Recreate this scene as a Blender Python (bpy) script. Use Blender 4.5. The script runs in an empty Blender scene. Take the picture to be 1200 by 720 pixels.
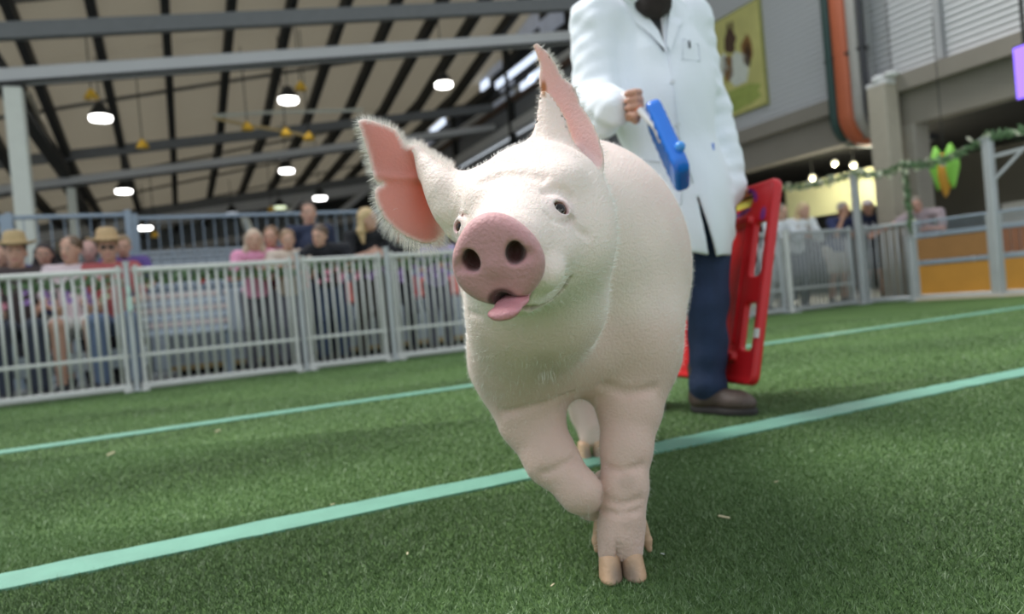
import bpy, math, random
import numpy as np
from mathutils import Vector, Matrix

random.seed(7)
rng = np.random.default_rng(7)
S = bpy.context.scene
COL = S.collection

# ------------------------------------------------------------------ camera
F_PX, CAM_H = 840.0, 0.47
PITCH, ROLL = math.radians(0.55), math.radians(-5.14)
cam_data = bpy.data.cameras.new('camera')
cam = bpy.data.objects.new('camera', cam_data)
COL.objects.link(cam)
S.camera = cam
R_CAM = Matrix.Rotation(math.pi / 2 - PITCH, 3, 'X') @ Matrix.Rotation(ROLL, 3, 'Z')
cam.matrix_world = Matrix.Translation((0, 0, CAM_H)) @ R_CAM.to_4x4()
cam_data.sensor_width = 36.0
cam_data.lens = 36.0 * F_PX / 1200.0
cam_data.clip_start, cam_data.clip_end = 0.05, 300
cam_data.dof.use_dof = True
cam_data.dof.focus_distance = 0.95
cam_data.dof.aperture_fstop = 3.2

# ------------------------------------------------------------------ world and light
world = bpy.data.worlds.new('world')
S.world = world
world.use_nodes = True
bg = world.node_tree.nodes['Background']
bg.inputs[0].default_value = (0.83, 0.91, 1.0, 1)
bg.inputs[1].default_value = 0.88
sun_data = bpy.data.lights.new('sun', 'SUN')
sun_data.energy = 3.5
sun_data.angle = math.radians(30)
sun_data.color = (1.0, 0.985, 0.96)
sun = bpy.data.objects.new('sun', sun_data)
COL.objects.link(sun)
SUN_FROM = Vector((-0.62, 0.42, 1.25))
sun.rotation_euler = SUN_FROM.to_track_quat('Z', 'Y').to_euler()
S.view_settings.view_transform = 'Standard'
S.view_settings.look = 'None'
S.view_settings.gamma = 1.0
S.view_settings.use_curve_mapping = False
S.view_settings.exposure = 0.12

# ------------------------------------------------------------------ measuring helpers
RC = np.array(R_CAM)
CC = np.array([0, 0, CAM_H])
def W(x, y, d):
    """world point seen at photo pixel x, y at distance d along the view axis"""
    return CC + RC @ np.array([(x - 600) / F_PX, -(y - 360) / F_PX, -1.0]) * d
def G(x, y, z=0.0):
    r = RC @ np.array([(x - 600) / F_PX, -(y - 360) / F_PX, -1.0])
    return CC + r * (z - CAM_H) / r[2]
def to_px(P):
    q = (P - CC) @ RC
    return 600 + F_PX * q[:, 0] / -q[:, 2], 360 - F_PX * q[:, 1] / -q[:, 2], -q[:, 2]
TH = math.radians(65)
U = np.array([math.sin(TH), math.cos(TH), 0.0])      # along the near fence
V = np.array([-math.cos(TH), math.sin(TH), 0.0])     # away from the camera, along the side wall
ZA = np.array([0, 0, 1.0])
def A(u, v, z=0.0):
    return U * u + V * v + ZA * z
def on_u(x, y, uu):
    r = RC @ np.array([(x - 600) / F_PX, -(y - 360) / F_PX, -1.0])
    return CC + r * (uu - CC @ U) / (r @ U)
def on_v(x, y, vv):
    r = RC @ np.array([(x - 600) / F_PX, -(y - 360) / F_PX, -1.0])
    return CC + r * (vv - CC @ V) / (r @ V)
YAW = math.atan2(U[1], U[0])                         # rotation that turns local x into U

# ------------------------------------------------------------------ materials
def nodes_of(name):
    m = bpy.data.materials.new(name); m.use_nodes = True
    nt = m.node_tree
    return m, nt, nt.nodes, nt.links, nt.nodes['Principled BSDF']
def mat(name, col, rough=0.6, metal=0.0, var=0.12, scale=8.0, bump=0.0, bscale=60.0, emit=0.0, sub=0.0, coat=0.0, sheen=0.0):
    m, nt, N, L, b = nodes_of(name)
    tc = N.new('ShaderNodeTexCoord')
    nz = N.new('ShaderNodeTexNoise'); nz.inputs['Scale'].default_value = scale; nz.inputs['Detail'].default_value = 3
    L.new(tc.outputs['Object'], nz.inputs['Vector'])
    mx = N.new('ShaderNodeMix'); mx.data_type = 'RGBA'
    lo = [max(0, c * (1 - var)) for c in col]; hi = [min(1, c * (1 + var)) for c in col]
    mx.inputs['A'].default_value = (*lo, 1); mx.inputs['B'].default_value = (*hi, 1)
    L.new(nz.outputs['Fac'], mx.inputs['Factor'])
    L.new(mx.outputs['Result'], b.inputs['Base Color'])
    b.inputs['Roughness'].default_value = rough; b.inputs['Metallic'].default_value = metal
    if emit:
        b.inputs['Emission Color'].default_value = (*col, 1); b.inputs['Emission Strength'].default_value = emit
    if coat: b.inputs['Coat Weight'].default_value = coat
    if sheen: b.inputs['Sheen Weight'].default_value = sheen
    if sub:
        b.inputs['Subsurface Weight'].default_value = sub
        b.inputs['Subsurface Scale'].default_value = 0.01
    if bump:
        n2 = N.new('ShaderNodeTexNoise'); n2.inputs['Scale'].default_value = bscale; n2.inputs['Detail'].default_value = 4
        L.new(tc.outputs['Object'], n2.inputs['Vector'])
        bp = N.new('ShaderNodeBump'); bp.inputs['Strength'].default_value = bump; bp.inputs['Distance'].default_value = 0.01
        L.new(n2.outputs['Fac'], bp.inputs['Height']); L.new(bp.outputs['Normal'], b.inputs['Normal'])
    return m
def vmat(name, rough=0.55, sub=0.0, bump=0.0, bscale=200.0, sheen=0.0, translucent=False, spec=0.5):
    m, nt, N, L, b = nodes_of(name)
    at = N.new('ShaderNodeAttribute'); at.attribute_name = 'Col'
    L.new(at.outputs['Color'], b.inputs['Base Color'])
    b.inputs['Roughness'].default_value = rough
    b.inputs['Specular IOR Level'].default_value = spec
    if sheen: b.inputs['Sheen Weight'].default_value = sheen; b.inputs['Sheen Roughness'].default_value = 0.5
    if sub:
        b.inputs['Subsurface Weight'].default_value = sub
        b.inputs['Subsurface Radius'].default_value = (1.0, 0.35, 0.2)
        b.inputs['Subsurface Scale'].default_value = 0.012
    if bump:
        tc = N.new('ShaderNodeTexCoord')
        n2 = N.new('ShaderNodeTexNoise'); n2.inputs['Scale'].default_value = bscale; n2.inputs['Detail'].default_value = 5
        L.new(tc.outputs['Object'], n2.inputs['Vector'])
        bp = N.new('ShaderNodeBump'); bp.inputs['Strength'].default_value = bump; bp.inputs['Distance'].default_value = 0.004
        L.new(n2.outputs['Fac'], bp.inputs['Height']); L.new(bp.outputs['Normal'], b.inputs['Normal'])
    if translucent:
        tr = N.new('ShaderNodeBsdfTranslucent')
        a2 = N.new('ShaderNodeAttribute'); a2.attribute_name = 'Thin'
        tr.inputs['Color'].default_value = (0.95, 0.30, 0.18, 1)
        mxs = N.new('ShaderNodeMixShader')
        L.new(a2.outputs['Fac'], mxs.inputs[0])
        L.new(b.outputs[0], mxs.inputs[1]); L.new(tr.outputs[0], mxs.inputs[2])
        L.new(mxs.outputs[0], N['Material Output'].inputs['Surface'])
    return m

# ------------------------------------------------------------------ objects
WLOC = {}
def mk(name, verts, faces, m=None, parent=None, smooth=False, cols=None, mesh=None):
    if mesh is None:
        v = np.asarray(verts, dtype=float).reshape(-1, 3)
        base = WLOC.get(parent.name, np.zeros(3)) if parent else np.zeros(3)
        v = v - base
        me = bpy.data.meshes.new(name)
        if isinstance(faces, np.ndarray):
            n, k = faces.shape
            me.vertices.add(len(v)); me.vertices.foreach_set('co', v.ravel().astype(np.float32))
            me.loops.add(n * k); me.loops.foreach_set('vertex_index', faces.ravel().astype(np.int32))
            me.polygons.add(n)
            me.polygons.foreach_set('loop_start', np.arange(0, n * k, k, dtype=np.int32))
            me.update(calc_edges=True)
        else:
            me.from_pydata([tuple(p) for p in v], [], faces)
            me.update()
        if smooth:
            me.polygons.foreach_set('use_smooth', np.ones(len(me.polygons), dtype=bool))
        if cols is not None:
            a = me.color_attributes.new('Col', 'FLOAT_COLOR', 'POINT')
            c = np.ones((len(v), 4), np.float32); c[:, :3] = cols
            a.data.foreach_set('color', c.ravel())
        if m: me.materials.append(m)
    else:
        me = mesh
    o = bpy.data.objects.new(name, me)
    COL.objects.link(o)
    if parent:
        o.parent = parent
        WLOC[o.name] = WLOC.get(parent.name, np.zeros(3))
    else:
        WLOC[o.name] = np.zeros(3)
    return o
def tag(o, label=None, cat=None, group=None, kind=None):
    if label: o['label'] = label
    if cat: o['category'] = cat
    if group: o['group'] = group
    if kind: o['kind'] = kind
    return o
def thing(name, loc, label, cat, group=None, rz=0.0, kind=None):
    o = bpy.data.objects.new(name, None); COL.objects.link(o)
    o.empty_display_size = 0.05
    o.location = Vector(loc); o.rotation_euler = (0, 0, rz)
    WLOC[o.name] = np.array(loc, float) if rz == 0 else np.zeros(3)
    return tag(o, label, cat, group, kind)
class MB:
    """collects simple shapes into one mesh"""
    def __init__(s): s.v = []; s.f = []
    def add(s, vs, fs):
        n = len(s.v); s.v += [np.array(p, float) for p in vs]; s.f += [tuple(i + n for i in f) for f in fs]; return s
    def box(s, c, ax, bevel=0.0):
        """c centre; ax three half-axis vectors"""
        a, b, d = [np.array(x, float) for x in ax]; c = np.array(c, float)
        if np.dot(np.cross(a, b), d) < 0: a, b = b, a
        if bevel <= 0:
            P = [c + i * a + j * b + k * d for k in (-1, 1) for j in (-1, 1) for i in (-1, 1)]
            return s.add(P, [(0, 2, 3, 1), (4, 5, 7, 6), (0, 1, 5, 4), (2, 6, 7, 3), (0, 4, 6, 2), (1, 3, 7, 5)])
        # chamfer the four edges along the longest axis
        L = sorted([a, b, d], key=lambda q: -np.linalg.norm(q)); l, p, q = L
        if np.dot(np.cross(p, q), l) < 0: p, q = q, p
        lp, lq = np.linalg.norm(p), np.linalg.norm(q); e = min(bevel, lp * .9, lq * .9)
        prof = []
        for sp, sq in ((1, 1), (-1, 1), (-1, -1), (1, -1)):
            c1 = sp * p * (1 - e / lp) + sq * q; c2 = sp * p + sq * q * (1 - e / lq)
            prof += [c2, c1] if sp * sq > 0 else [c1, c2]
        vs = [c - l + x for x in prof] + [c + l + x for x in prof]; n = 8
        return s.add(vs, [(i, (i + 1) % n, (i + 1) % n + n, i + n) for i in range(n)] + [tuple(range(n - 1, -1, -1)), tuple(range(n, 2 * n))])
    def bar(s, p, q, w, h=None, up=ZA, bevel=0.0):
        p = np.array(p, float); q = np.array(q, float); h = h or w
        d = q - p; l = np.linalg.norm(d); d /= l
        x = np.cross(d, up)
        if np.linalg.norm(x) < 1e-4: x = np.cross(d, U)
        x /= np.linalg.norm(x); y = np.cross(x, d)
        return s.box((p + q) / 2, (d * l / 2, x * w / 2, y * h / 2), bevel)
    def tube(s, pts, r, n=8, caps=True):
        pts = [np.array(p, float) for p in pts]
        rs = r if hasattr(r, '__len__') else [r] * len(pts)
        vs = []; fs = []; prev = None
        for i, p in enumerate(pts):
            d = pts[min(i + 1, len(pts) - 1)] - pts[max(i - 1, 0)]; d /= np.linalg.norm(d) + 1e-9
            x = np.cross(d, prev if prev is not None else (ZA if abs(d[2]) < .9 else U))
            x /= np.linalg.norm(x) + 1e-9; y = np.cross(d, x); prev = -np.cross(d, x) if False else np.cross(x, d)
            for k in range(n):
                a = 2 * math.pi * k / n
                vs.append(p + rs[i] * (math.cos(a) * x + math.sin(a) * y))
        for i in range(len(pts) - 1):
            for k in range(n):
                a, b = i * n + k, i * n + (k + 1) % n
                fs.append((a, b, b + n, a + n))
        if caps: fs += [tuple(range(n - 1, -1, -1)), tuple(range((len(pts) - 1) * n, len(pts) * n))]
        return s.add(vs, fs)
    def ball(s, c, r, n=10, m=6, ax=None):
        c = np.array(c, float); r = np.array(r if hasattr(r, '__len__') else [r] * 3, float)
        ax = np.eye(3) if ax is None else ax
        vs = [c + ax[2] * r[2]]
        for j in range(1, m):
            t = math.pi * j / m
            for i in range(n):
                a = 2 * math.pi * i / n
                vs.append(c + ax[0] * r[0] * math.sin(t) * math.cos(a) + ax[1] * r[1] * math.sin(t) * math.sin(a) + ax[2] * r[2] * math.cos(t))
        vs.append(c - ax[2] * r[2]); fs = []
        for i in range(n):
            fs.append((0, 1 + i, 1 + (i + 1) % n))
            for j in range(m - 2):
                a = 1 + j * n + i; b = 1 + j * n + (i + 1) % n
                fs.append((a, a + n, b + n, b))
            k = 1 + (m - 2) * n
            fs.append((k + i, len(vs) - 1, k + (i + 1) % n))
        return s.add(vs, fs)
    def build(s, name, m, parent=None, smooth=False):
        return mk(name, np.array(s.v), s.f, m, parent, smooth)

# ------------------------------------------------------------------ distance-field modelling
def unit(v): v = np.array(v, float); return v / np.linalg.norm(v)
def cone(a, b, ra, rb):
    a = np.array(a, float); b = np.array(b, float); ab = b - a; L2 = ab @ ab
    def f(P):
        t = np.clip(((P - a) @ ab) / L2, 0, 1)
        return np.linalg.norm(P - a - t[:, None] * ab, axis=1) - (ra + t * (rb - ra))
    return f
def chain(pts, rs, k=0.01):
    fs = [cone(pts[i], pts[i + 1], rs[i], rs[i + 1]) for i in range(len(pts) - 1)]
    def f(P):
        d = fs[0](P)
        for g in fs[1:]: d = smin(d, g(P), k)
        return d
    return f
def ell(c, r, ax=None):
    c = np.array(c, float); r = np.array(r, float); M = None if ax is None else np.array(ax, float).T
    def f(P):
        q = P - c
        if M is not None: q = q @ M
        k0 = np.linalg.norm(q / r, axis=1); k1 = np.linalg.norm(q / (r * r), axis=1) + 1e-9
        return k0 * (k0 - 1) / k1
    return f
def rbox(c, h, rr, ax=None):
    c = np.array(c, float); h = np.array(h, float) - rr; M = None if ax is None else np.array(ax, float).T
    def f(P):
        q = P - c
        if M is not None: q = q @ M
        q = np.abs(q) - h
        return np.linalg.norm(np.maximum(q, 0), axis=1) + np.minimum(q.max(axis=1), 0) - rr
    return f
def smin(a, b, k):
    h = np.maximum(k - np.abs(a - b), 0) / k
    return np.minimum(a, b) - h * h * k * 0.25
def smax(a, b, k): return -smin(-a, -b, k)
def compose(ops):
    """ops: list of ('+'|'-', k, f)"""
    def f(P):
        d = None
        for o, k, g in ops:
            e = g(P)
            if d is None: d = e
            elif o == '+': d = smin(d, e, k)
            elif o == '-': d = smax(d, -e, k)
            else: d = smax(d, e, k)
        return d
    return f
def surface(f, lo, hi, h, newton=2, stride=6):
    lo = np.array(lo, float); hi = np.array(hi, float)
    nb = np.ceil((hi - lo) / (h * stride)).astype(int); n = nb * stride + 1
    bc = np.stack(np.meshgrid(*[np.arange(k) for k in nb], indexing='ij'), -1).reshape(-1, 3)
    cen = lo + (bc + 0.5) * stride * h
    dc = f(cen)
    act = np.abs(dc) < stride * h * 0.87 * 1.35 + 0.006
    Fg = np.full(tuple(n), 1.0, np.float32)
    # sign of inactive blocks
    for b, s in zip(bc[(~act) & (dc < 0)], dc[(~act) & (dc < 0)]):
        x, y, z = b * stride
        Fg[x:x + stride + 1, y:y + stride + 1, z:z + stride + 1] = -1.0
    off = np.stack(np.meshgrid(*[np.arange(stride + 1)] * 3, indexing='ij'), -1).reshape(-1, 3)
    ab = bc[act]
    for i in range(0, len(ab), 1200):
        q = (ab[i:i + 1200, None, :] * stride + off[None]).reshape(-1, 3)
        Fg[q[:, 0], q[:, 1], q[:, 2]] = f(lo + q * h)
    ins = Fg < 0
    c8 = [(i, j, k) for i in (0, 1) for j in (0, 1) for k in (0, 1)]
    sh = tuple(n - 1)
    cnt = np.zeros(sh, np.int8)
    for i, j, k in c8: cnt += ins[i:i + sh[0], j:j + sh[1], k:k + sh[2]]
    mix = (cnt > 0) & (cnt < 8)
    cells = np.argwhere(mix)
    idx = np.full(sh, -1, np.int32); idx[mix] = np.arange(len(cells))
    acc = np.zeros((len(cells), 3)); num = np.zeros(len(cells))
    val = {c: Fg[cells[:, 0] + c[0], cells[:, 1] + c[1], cells[:, 2] + c[2]] for c in c8}
    for c in c8:
        for a in range(3):
            if c[a] == 0:
                e = list(c); e[a] = 1; e = tuple(e)
                va, vb = val[c], val[e]; mm = (va < 0) != (vb < 0)
                t = np.where(mm, va / np.where(mm, va - vb, 1), 0)
                p = np.array(c, float)[None].repeat(len(cells), 0); p[:, a] += t
                acc += p * mm[:, None]; num += mm
    P = lo + (cells + acc / num[:, None]) * h
    quads = []
    for a in range(3):
        s0 = [slice(None)] * 3; s1 = [slice(None)] * 3; s0[a] = slice(0, -1); s1[a] = slice(1, None)
        x0, x1 = ins[tuple(s0)], ins[tuple(s1)]
        e = np.argwhere(x0 != x1)
        b, c = (a + 1) % 3, (a + 2) % 3
        ok = (e[:, b] > 0) & (e[:, c] > 0) & (e[:, b] < sh[b]) & (e[:, c] < sh[c]); e = e[ok]
        db = np.zeros(3, int); db[b] = 1; dd = np.zeros(3, int); dd[c] = 1
        g = lambda q: idx[q[:, 0], q[:, 1], q[:, 2]]
        q = np.stack([g(e - db - dd), g(e - dd), g(e), g(e - db)], 1)
        flip = ~x0[e[:, 0], e[:, 1], e[:, 2]]
        q[flip] = q[flip][:, ::-1]
        quads.append(q)
    Q = np.concatenate(quads); Q = Q[(Q >= 0).all(1)]
    for _ in range(newton):
        d, g = grad(f, P)
        st = np.clip(d, -h * .7, h * .7)
        P = P - g * st[:, None]
    return P, Q
def refine(P, Q, mask, f, h, rounds=2):
    """split the quads whose corners all lie in mask into four and pull the new points onto the surface"""
    sel = mask[Q].all(1); S_ = Q[sel]; K = Q[~sel]
    ed = np.sort(np.concatenate([S_[:, [0, 1]], S_[:, [1, 2]], S_[:, [2, 3]], S_[:, [3, 0]]]), axis=1)
    key = ed[:, 0].astype(np.int64) * len(P) + ed[:, 1]
    uq, first, inv, cnt = np.unique(key, return_index=True, return_inverse=True, return_counts=True)
    inv = inv.ravel(); E = ed[first]; mid = (P[E[:, 0]] + P[E[:, 1]]) / 2
    n = len(S_); cen = P[S_].mean(1)
    e = [inv[i * n:(i + 1) * n] + len(P) for i in range(4)]; c = np.arange(n) + len(P) + len(mid)
    newQ = np.concatenate([np.stack([S_[:, 0], e[0], c, e[3]], 1), np.stack([e[0], S_[:, 1], e[1], c], 1), np.stack([c, e[1], S_[:, 2], e[2]], 1), np.stack([e[3], c, e[2], S_[:, 3]], 1)])
    N = np.concatenate([mid, cen]); free = np.concatenate([cnt > 1, np.ones(n, bool)])
    for _ in range(rounds):
        d, g = grad(f, N[free], 4e-4); N[free] = N[free] - g * np.clip(d, -h * .5, h * .5)[:, None]
    return np.concatenate([P, N]), np.concatenate([K, newQ]), np.concatenate([mask, np.ones(len(N), bool)])
def grad(f, P, e=1e-3):
    d = f(P); g = np.zeros_like(P)
    for a in range(3):
        Q = P.copy(); Q[:, a] += e; R = P.copy(); R[:, a] -= e
        g[:, a] = (f(Q) - f(R)) / (2 * e)
    n2 = (g * g).sum(1)
    nn = g / np.sqrt(np.maximum(n2, 1e-8))[:, None]
    return d / np.sqrt(np.maximum(n2, .05)), nn
def sdf_obj(name, f, lo, hi, h, m, parent=None, cols=None, newton=2):
    P, Q = surface(f, lo, hi, h, newton)
    c = cols(P) if callable(cols) else cols
    return mk(name, P, Q, m, parent, True, c)
def vnoise(P, s, seed=0):
    """cheap smooth pseudo-noise, about -1..1"""
    r = np.random.default_rng(seed); o = np.zeros(len(P))
    for i in range(5):
        k = r.normal(size=3); k /= np.linalg.norm(k); o += np.sin(P @ (k * s * r.uniform(.6, 1.6)) + r.uniform(0, 6.28))
    return o / 3.0
def ss(a, b, x):
    t = np.clip((x - a) / (b - a), 0, 1); return t * t * (3 - 2 * t)

# ================================================================== SETTING
M_STEEL = mat('galvanised_steel', (.52, .54, .54), .45, .35, var=.12, scale=5)
M_STEELW = mat('pale_galvanised_tube', (.66, .66, .62), .5, .15, var=.10, scale=6)
M_STEELB = mat('blue_grey_steel', (.30, .36, .42), .5, .3, var=.12, scale=4)
M_DARK = mat('dark_steel', (.028, .028, .026), .7, .2)
M_CONC = mat('concrete', (.42, .43, .42), .85, var=.18, scale=2.5, bump=.2)
M_CONCB = mat('brown_concrete', (.28, .25, .205), .85, var=.15, scale=1.5, bump=.2)
M_BLACK = mat('black_void', (.012, .012, .012), .9)
M_ROOF = mat('roof_sheet_khaki', (.50, .46, .38), .75, var=.10, scale=.8)
_nt = M_ROOF.node_tree; _tr = _nt.nodes.new('ShaderNodeBsdfTranslucent'); _tr.inputs['Color'].default_value = (.62, .58, .50, 1)
_ms = _nt.nodes.new('ShaderNodeMixShader'); _ms.inputs[0].default_value = .42
_nt.links.new(_nt.nodes['Principled BSDF'].outputs[0], _ms.inputs[1]); _nt.links.new(_tr.outputs[0], _ms.inputs[2]); _nt.links.new(_ms.outputs[0], _nt.nodes['Material Output'].inputs['Surface'])
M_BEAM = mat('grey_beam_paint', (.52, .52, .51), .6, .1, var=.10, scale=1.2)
M_COLUMN = mat('cream_column_paint', (.66, .68, .60), .6, var=.06)
M_RIB = mat('ribbed_wall_sheet', (.62, .62, .62), .55, .1, var=.06, scale=.6)
M_RIBD = mat('ribbed_wall_sheet_dull', (.44, .44, .44), .6, .1, var=.06, scale=.6)
M_WHITE = mat('white_band', (.72, .72, .70), .6)

# turf
def turf_mat():
    m, nt, N, L, b = nodes_of('turf_backing')
    tc = N.new('ShaderNodeTexCoord')
    n1 = N.new('ShaderNodeTexNoise'); n1.inputs['Scale'].default_value = 1.3; n1.inputs['Detail'].default_value = 3
    n2 = N.new('ShaderNodeTexNoise'); n2.inputs['Scale'].default_value = 90; n2.inputs['Detail'].default_value = 5
    for n in (n1, n2): L.new(tc.outputs['Object'], n.inputs['Vector'])
    r = N.new('ShaderNodeValToRGB'); r.color_ramp.elements[0].position = .35; r.color_ramp.elements[1].position = .68
    r.color_ramp.elements[0].color = (.055, .110, .030, 1); r.color_ramp.elements[1].color = (.115, .200, .062, 1)
    L.new(n2.outputs['Fac'], r.inputs['Fac'])
    mx = N.new('ShaderNodeMix'); mx.data_type = 'RGBA'; mx.blend_type = 'MULTIPLY'; mx.inputs['Factor'].default_value = .5
    r2 = N.new('ShaderNodeValToRGB'); r2.color_ramp.elements[0].position = .35; r2.color_ramp.elements[1].position = .65
    r2.color_ramp.elements[0].color = (.62, .66, .62, 1); r2.color_ramp.elements[1].color = (1.1, 1.1, 1.0, 1)
    L.new(n1.outputs['Fac'], r2.inputs['Fac'])
    L.new(r.outputs['Color'], mx.inputs['A']); L.new(r2.outputs['Color'], mx.inputs['B'])
    L.new(mx.outputs['Result'], b.inputs['Base Color'])
    b.inputs['Roughness'].default_value = .85; b.inputs['Specular IOR Level'].default_value = .25
    bp = N.new('ShaderNodeBump'); bp.inputs['Strength'].default_value = .7; bp.inputs['Distance'].default_value = .012
    L.new(n2.outputs['Fac'], bp.inputs['Height']); L.new(bp.outputs['Normal'], b.inputs['Normal'])
    return m
M_TURF = turf_mat()
def quad_floor(name, u0, u1, v0, v1, z, m, t=.05):
    b = MB().box(A((u0 + u1) / 2, (v0 + v1) / 2, z - t / 2), (U * (u1 - u0) / 2, V * (v1 - v0) / 2, ZA * t / 2))
    return tag(b.build(name, m), kind='structure')
quad_floor('floor', -9, 8.9, -4.0, 6.78, 0, M_TURF)
quad_floor('floor_concrete', -14, 16, 6.781, 40, -.002, M_CONC)
quad_floor('floor_side', 8.902, 16, -4, 6.78, -.002, M_CONC)

# short turf fibres near the camera
def line_mask(p):
    v = p @ V
    return ((v > 1.675) & (v < 1.785)) | ((v > 3.77) & (v < 3.89))
M_BLADE = vmat('turf_fibre', rough=.5, spec=.4)
def blades(n, d0, d1, seed, hgt, wd):
    r = np.random.default_rng(seed)
    d = np.sqrt(r.uniform(d0 ** 2, d1 ** 2, n)); x = r.uniform(-.79, .79, n) * d
    p = np.stack([x, d, np.zeros(n)], 1)
    p = p[~line_mask(p)]; n = len(p)
    a = r.uniform(0, 6.283, n); w = np.stack([np.cos(a), np.sin(a), np.zeros(n)], 1) * wd * r.uniform(.6, 1.3, (n, 1))
    t = np.stack([r.normal(0, .55, n), r.normal(0, .55, n), np.ones(n)], 1) * (hgt * r.uniform(.5, 1.25, (n, 1)))
    vs = np.stack([p - w, p + w, p + t + w * .3], 1).reshape(-1, 3)
    f = np.arange(n * 3).reshape(-1, 3)
    g = r.random(n); c = np.array([.095, .180, .055])[None] * (1 - g[:, None]) + np.array([.215, .335, .135])[None] * g[:, None]
    k = r.random(n) < .06; c[k] = [.42, .54, .32]  # a few pale blades: bright glints painted into the fibre colour
    big = .82 + .22 * vnoise(p, 5, 3) ; c *= np.clip(big, .55, 1.2)[:, None]
    c = np.repeat(c, 3, 0)
    return vs, f, c
vs, fs, cs = [], [], []
nn_ = 0
for (n, d0, d1, h, w) in ((200000, .93, 1.75, .0085, .00085), (150000, 1.75, 2.9, .009, .0013), (60000, 2.9, 4.4, .010, .0022), (36000, 4.4, 6.8, .010, .0032)):
    a, b, c = blades(n, d0, d1, n, h, w); vs.append(a); fs.append(b + nn_); cs.append(c); nn_ += len(a)
o = mk('turf_fibres', np.concatenate(vs), np.concatenate(fs), M_BLADE, cols=np.concatenate(cs))
tag(o, 'short dark green artificial grass covering the ring floor', 'turf', kind='stuff')

# painted lines: tape strips with slightly ragged edges
M_TAPE = mat('teal_line_tape', (.17, .38, .28), .5, var=.22, scale=9, bump=.15)
def tape(v0, v1, label):
    n = 260; us = np.linspace(-3.2, 8.6, n); r = np.random.default_rng(int(v0 * 100))
    e0 = v0 + r.normal(0, .0022, n) + .004 * np.sin(us * 3); e1 = v1 + r.normal(0, .0022, n) + .004 * np.sin(us * 3 + 1)
    z = .0065
    vs = []
    for i in range(n): vs += [A(us[i], e0[i], 0), A(us[i], e0[i], z), A(us[i], e1[i], z), A(us[i], e1[i], 0)]
    f = []
    for i in range(n - 1):
        a = i * 4; b = a + 4
        f += [(a, b, b + 1, a + 1), (a + 1, b + 1, b + 2, a + 2), (a + 2, b + 2, b + 3, a + 3)]
    tag(mk('ground_line', np.array(vs), f, M_TAPE), label, 'line')
tape(1.675, 1.785, 'broad teal line on the turf passing right under the pig')
tape(3.775, 3.885, 'thinner looking teal line farther back, between the pig and the railing')

# straw bits
M_STRAW = mat('straw', (.62, .54, .34), .7)
r_ = np.random.default_rng(5)
bits = [((849, 612), .022, 'pale straw flake on the turf right of the standing hoof'), ((777, 656), .007, 'tiny white crumb on the turf beside the standing hoof'),
        ((478, 655), .010, 'small straw chip on the turf at the lower middle left'), ((648, 693), .009, 'small straw chip at the bottom edge below the hoof'),
        ((390, 596), .012, 'straw chip on the turf just above the near teal line'), ((255, 508), .030, 'straw wisp on the turf left, between the two teal lines'),
        ((130, 535), .035, 'straw wisp far left, just below the far teal line'), ((910, 570), .010, 'straw chip on the turf in the right half')]
for (q, L, lab) in bits:
    p = G(*q); a = r_.uniform(0, 3.14); d = np.array([math.cos(a), math.sin(a), .1])
    b = MB().bar(p + ZA * .010 - d * L / 2, p + ZA * .010 + d * L / 2, L * .28, L * .12, bevel=L * .03)
    tag(b.build('straw_flake', M_STRAW if 'white' not in lab else M_WHITE), lab, 'straw')

# ------------------------------------------------------------------ railing panels
FV = 6.70
bar_mesh = {}
def bar_copy(name, p, w, z0, z1, m, parent):
    """vertical tube part; alike bars share mesh data"""
    key = (name, w, z0, z1, m.name)
    if key not in bar_mesh:
        b = MB().tube([(0, 0, z0), (0, 0, z1)], w / 2, 8)
        o = b.build(name, m); me = o.data; bpy.data.objects.remove(o)
        me.polygons.foreach_set('use_smooth', [len(f.vertices) == 4 for f in me.polygons])
        bar_mesh[key] = me
    o = bpy.data.objects.new(name, bar_mesh[key]); COL.objects.link(o); o.parent = parent
    o.location = Vector(np.array(p) - WLOC[parent.name])
    return o
def rail_panel(pa, pb, label, m, n, z0=.03, z1=1.02, zm=.29, w=.024, group=None, name='railing', cat='railing', feet=True):
    pa, pb = np.array(pa, float), np.array(pb, float)
    d = pb - pa; L = np.linalg.norm(d); d /= L
    root = thing(name, tuple((pa + pb) / 2), label, cat, group)
    MB().bar(pa + ZA * (z1 - .022), pb + ZA * (z1 - .022), .042, .045, bevel=.01).build('top_rail', m, root)
    MB().bar(pa + ZA * (z0 + .005), pb + ZA * (z0 + .005), .05, .05, bevel=.01).build('bottom_rail', m, root)
    if zm:
        MB().bar(pa + ZA * zm, pb + ZA * zm, .024, .03, bevel=.004).build('middle_rail', m, root)
    eps = []
    for e in (pa + d * .028, pb - d * .028):
        ep = MB().bar(e, e + ZA * (z1 + .02), .036, .040, up=V, bevel=.008).build('end_post', m, root); eps.append(ep)
    if feet:
        for e, ep in zip((pa + d * .028, pb - d * .028), eps):
            nv = np.cross(d, ZA)
            MB().box(e + ZA * .008, (d * .03, nv * .13, ZA * .008)).build('foot', m, ep)
    for i in range(n):
        p = pa + d * (L * (i + 1) / (n + 1))
        bar_copy('bar', p, w, z0 + .02, z1 - .03, m, root)
    return root
bounds = [(-4.9, -2.62), (-2.58, -.38), (-.31, .985), (1.045, 1.80), (1.87, 4.05), (4.10, 6.10), (6.16, 6.90), (6.97, 8.16)]
labs = ['pale barred railing panel at the far left edge, mostly outside the picture', 'pale barred railing panel at far left, before the seated spectators',
        'pale barred railing panel in front of the slatted bench', 'short barred railing panel before the leaning man in black',
        'barred railing panel in front of the coral chairs, ending behind the pig', 'barred railing panel hidden behind the pig and handler',
        'narrow barred railing panel beside the red board', 'grey barred railing panel before the blonde woman in white']
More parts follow.
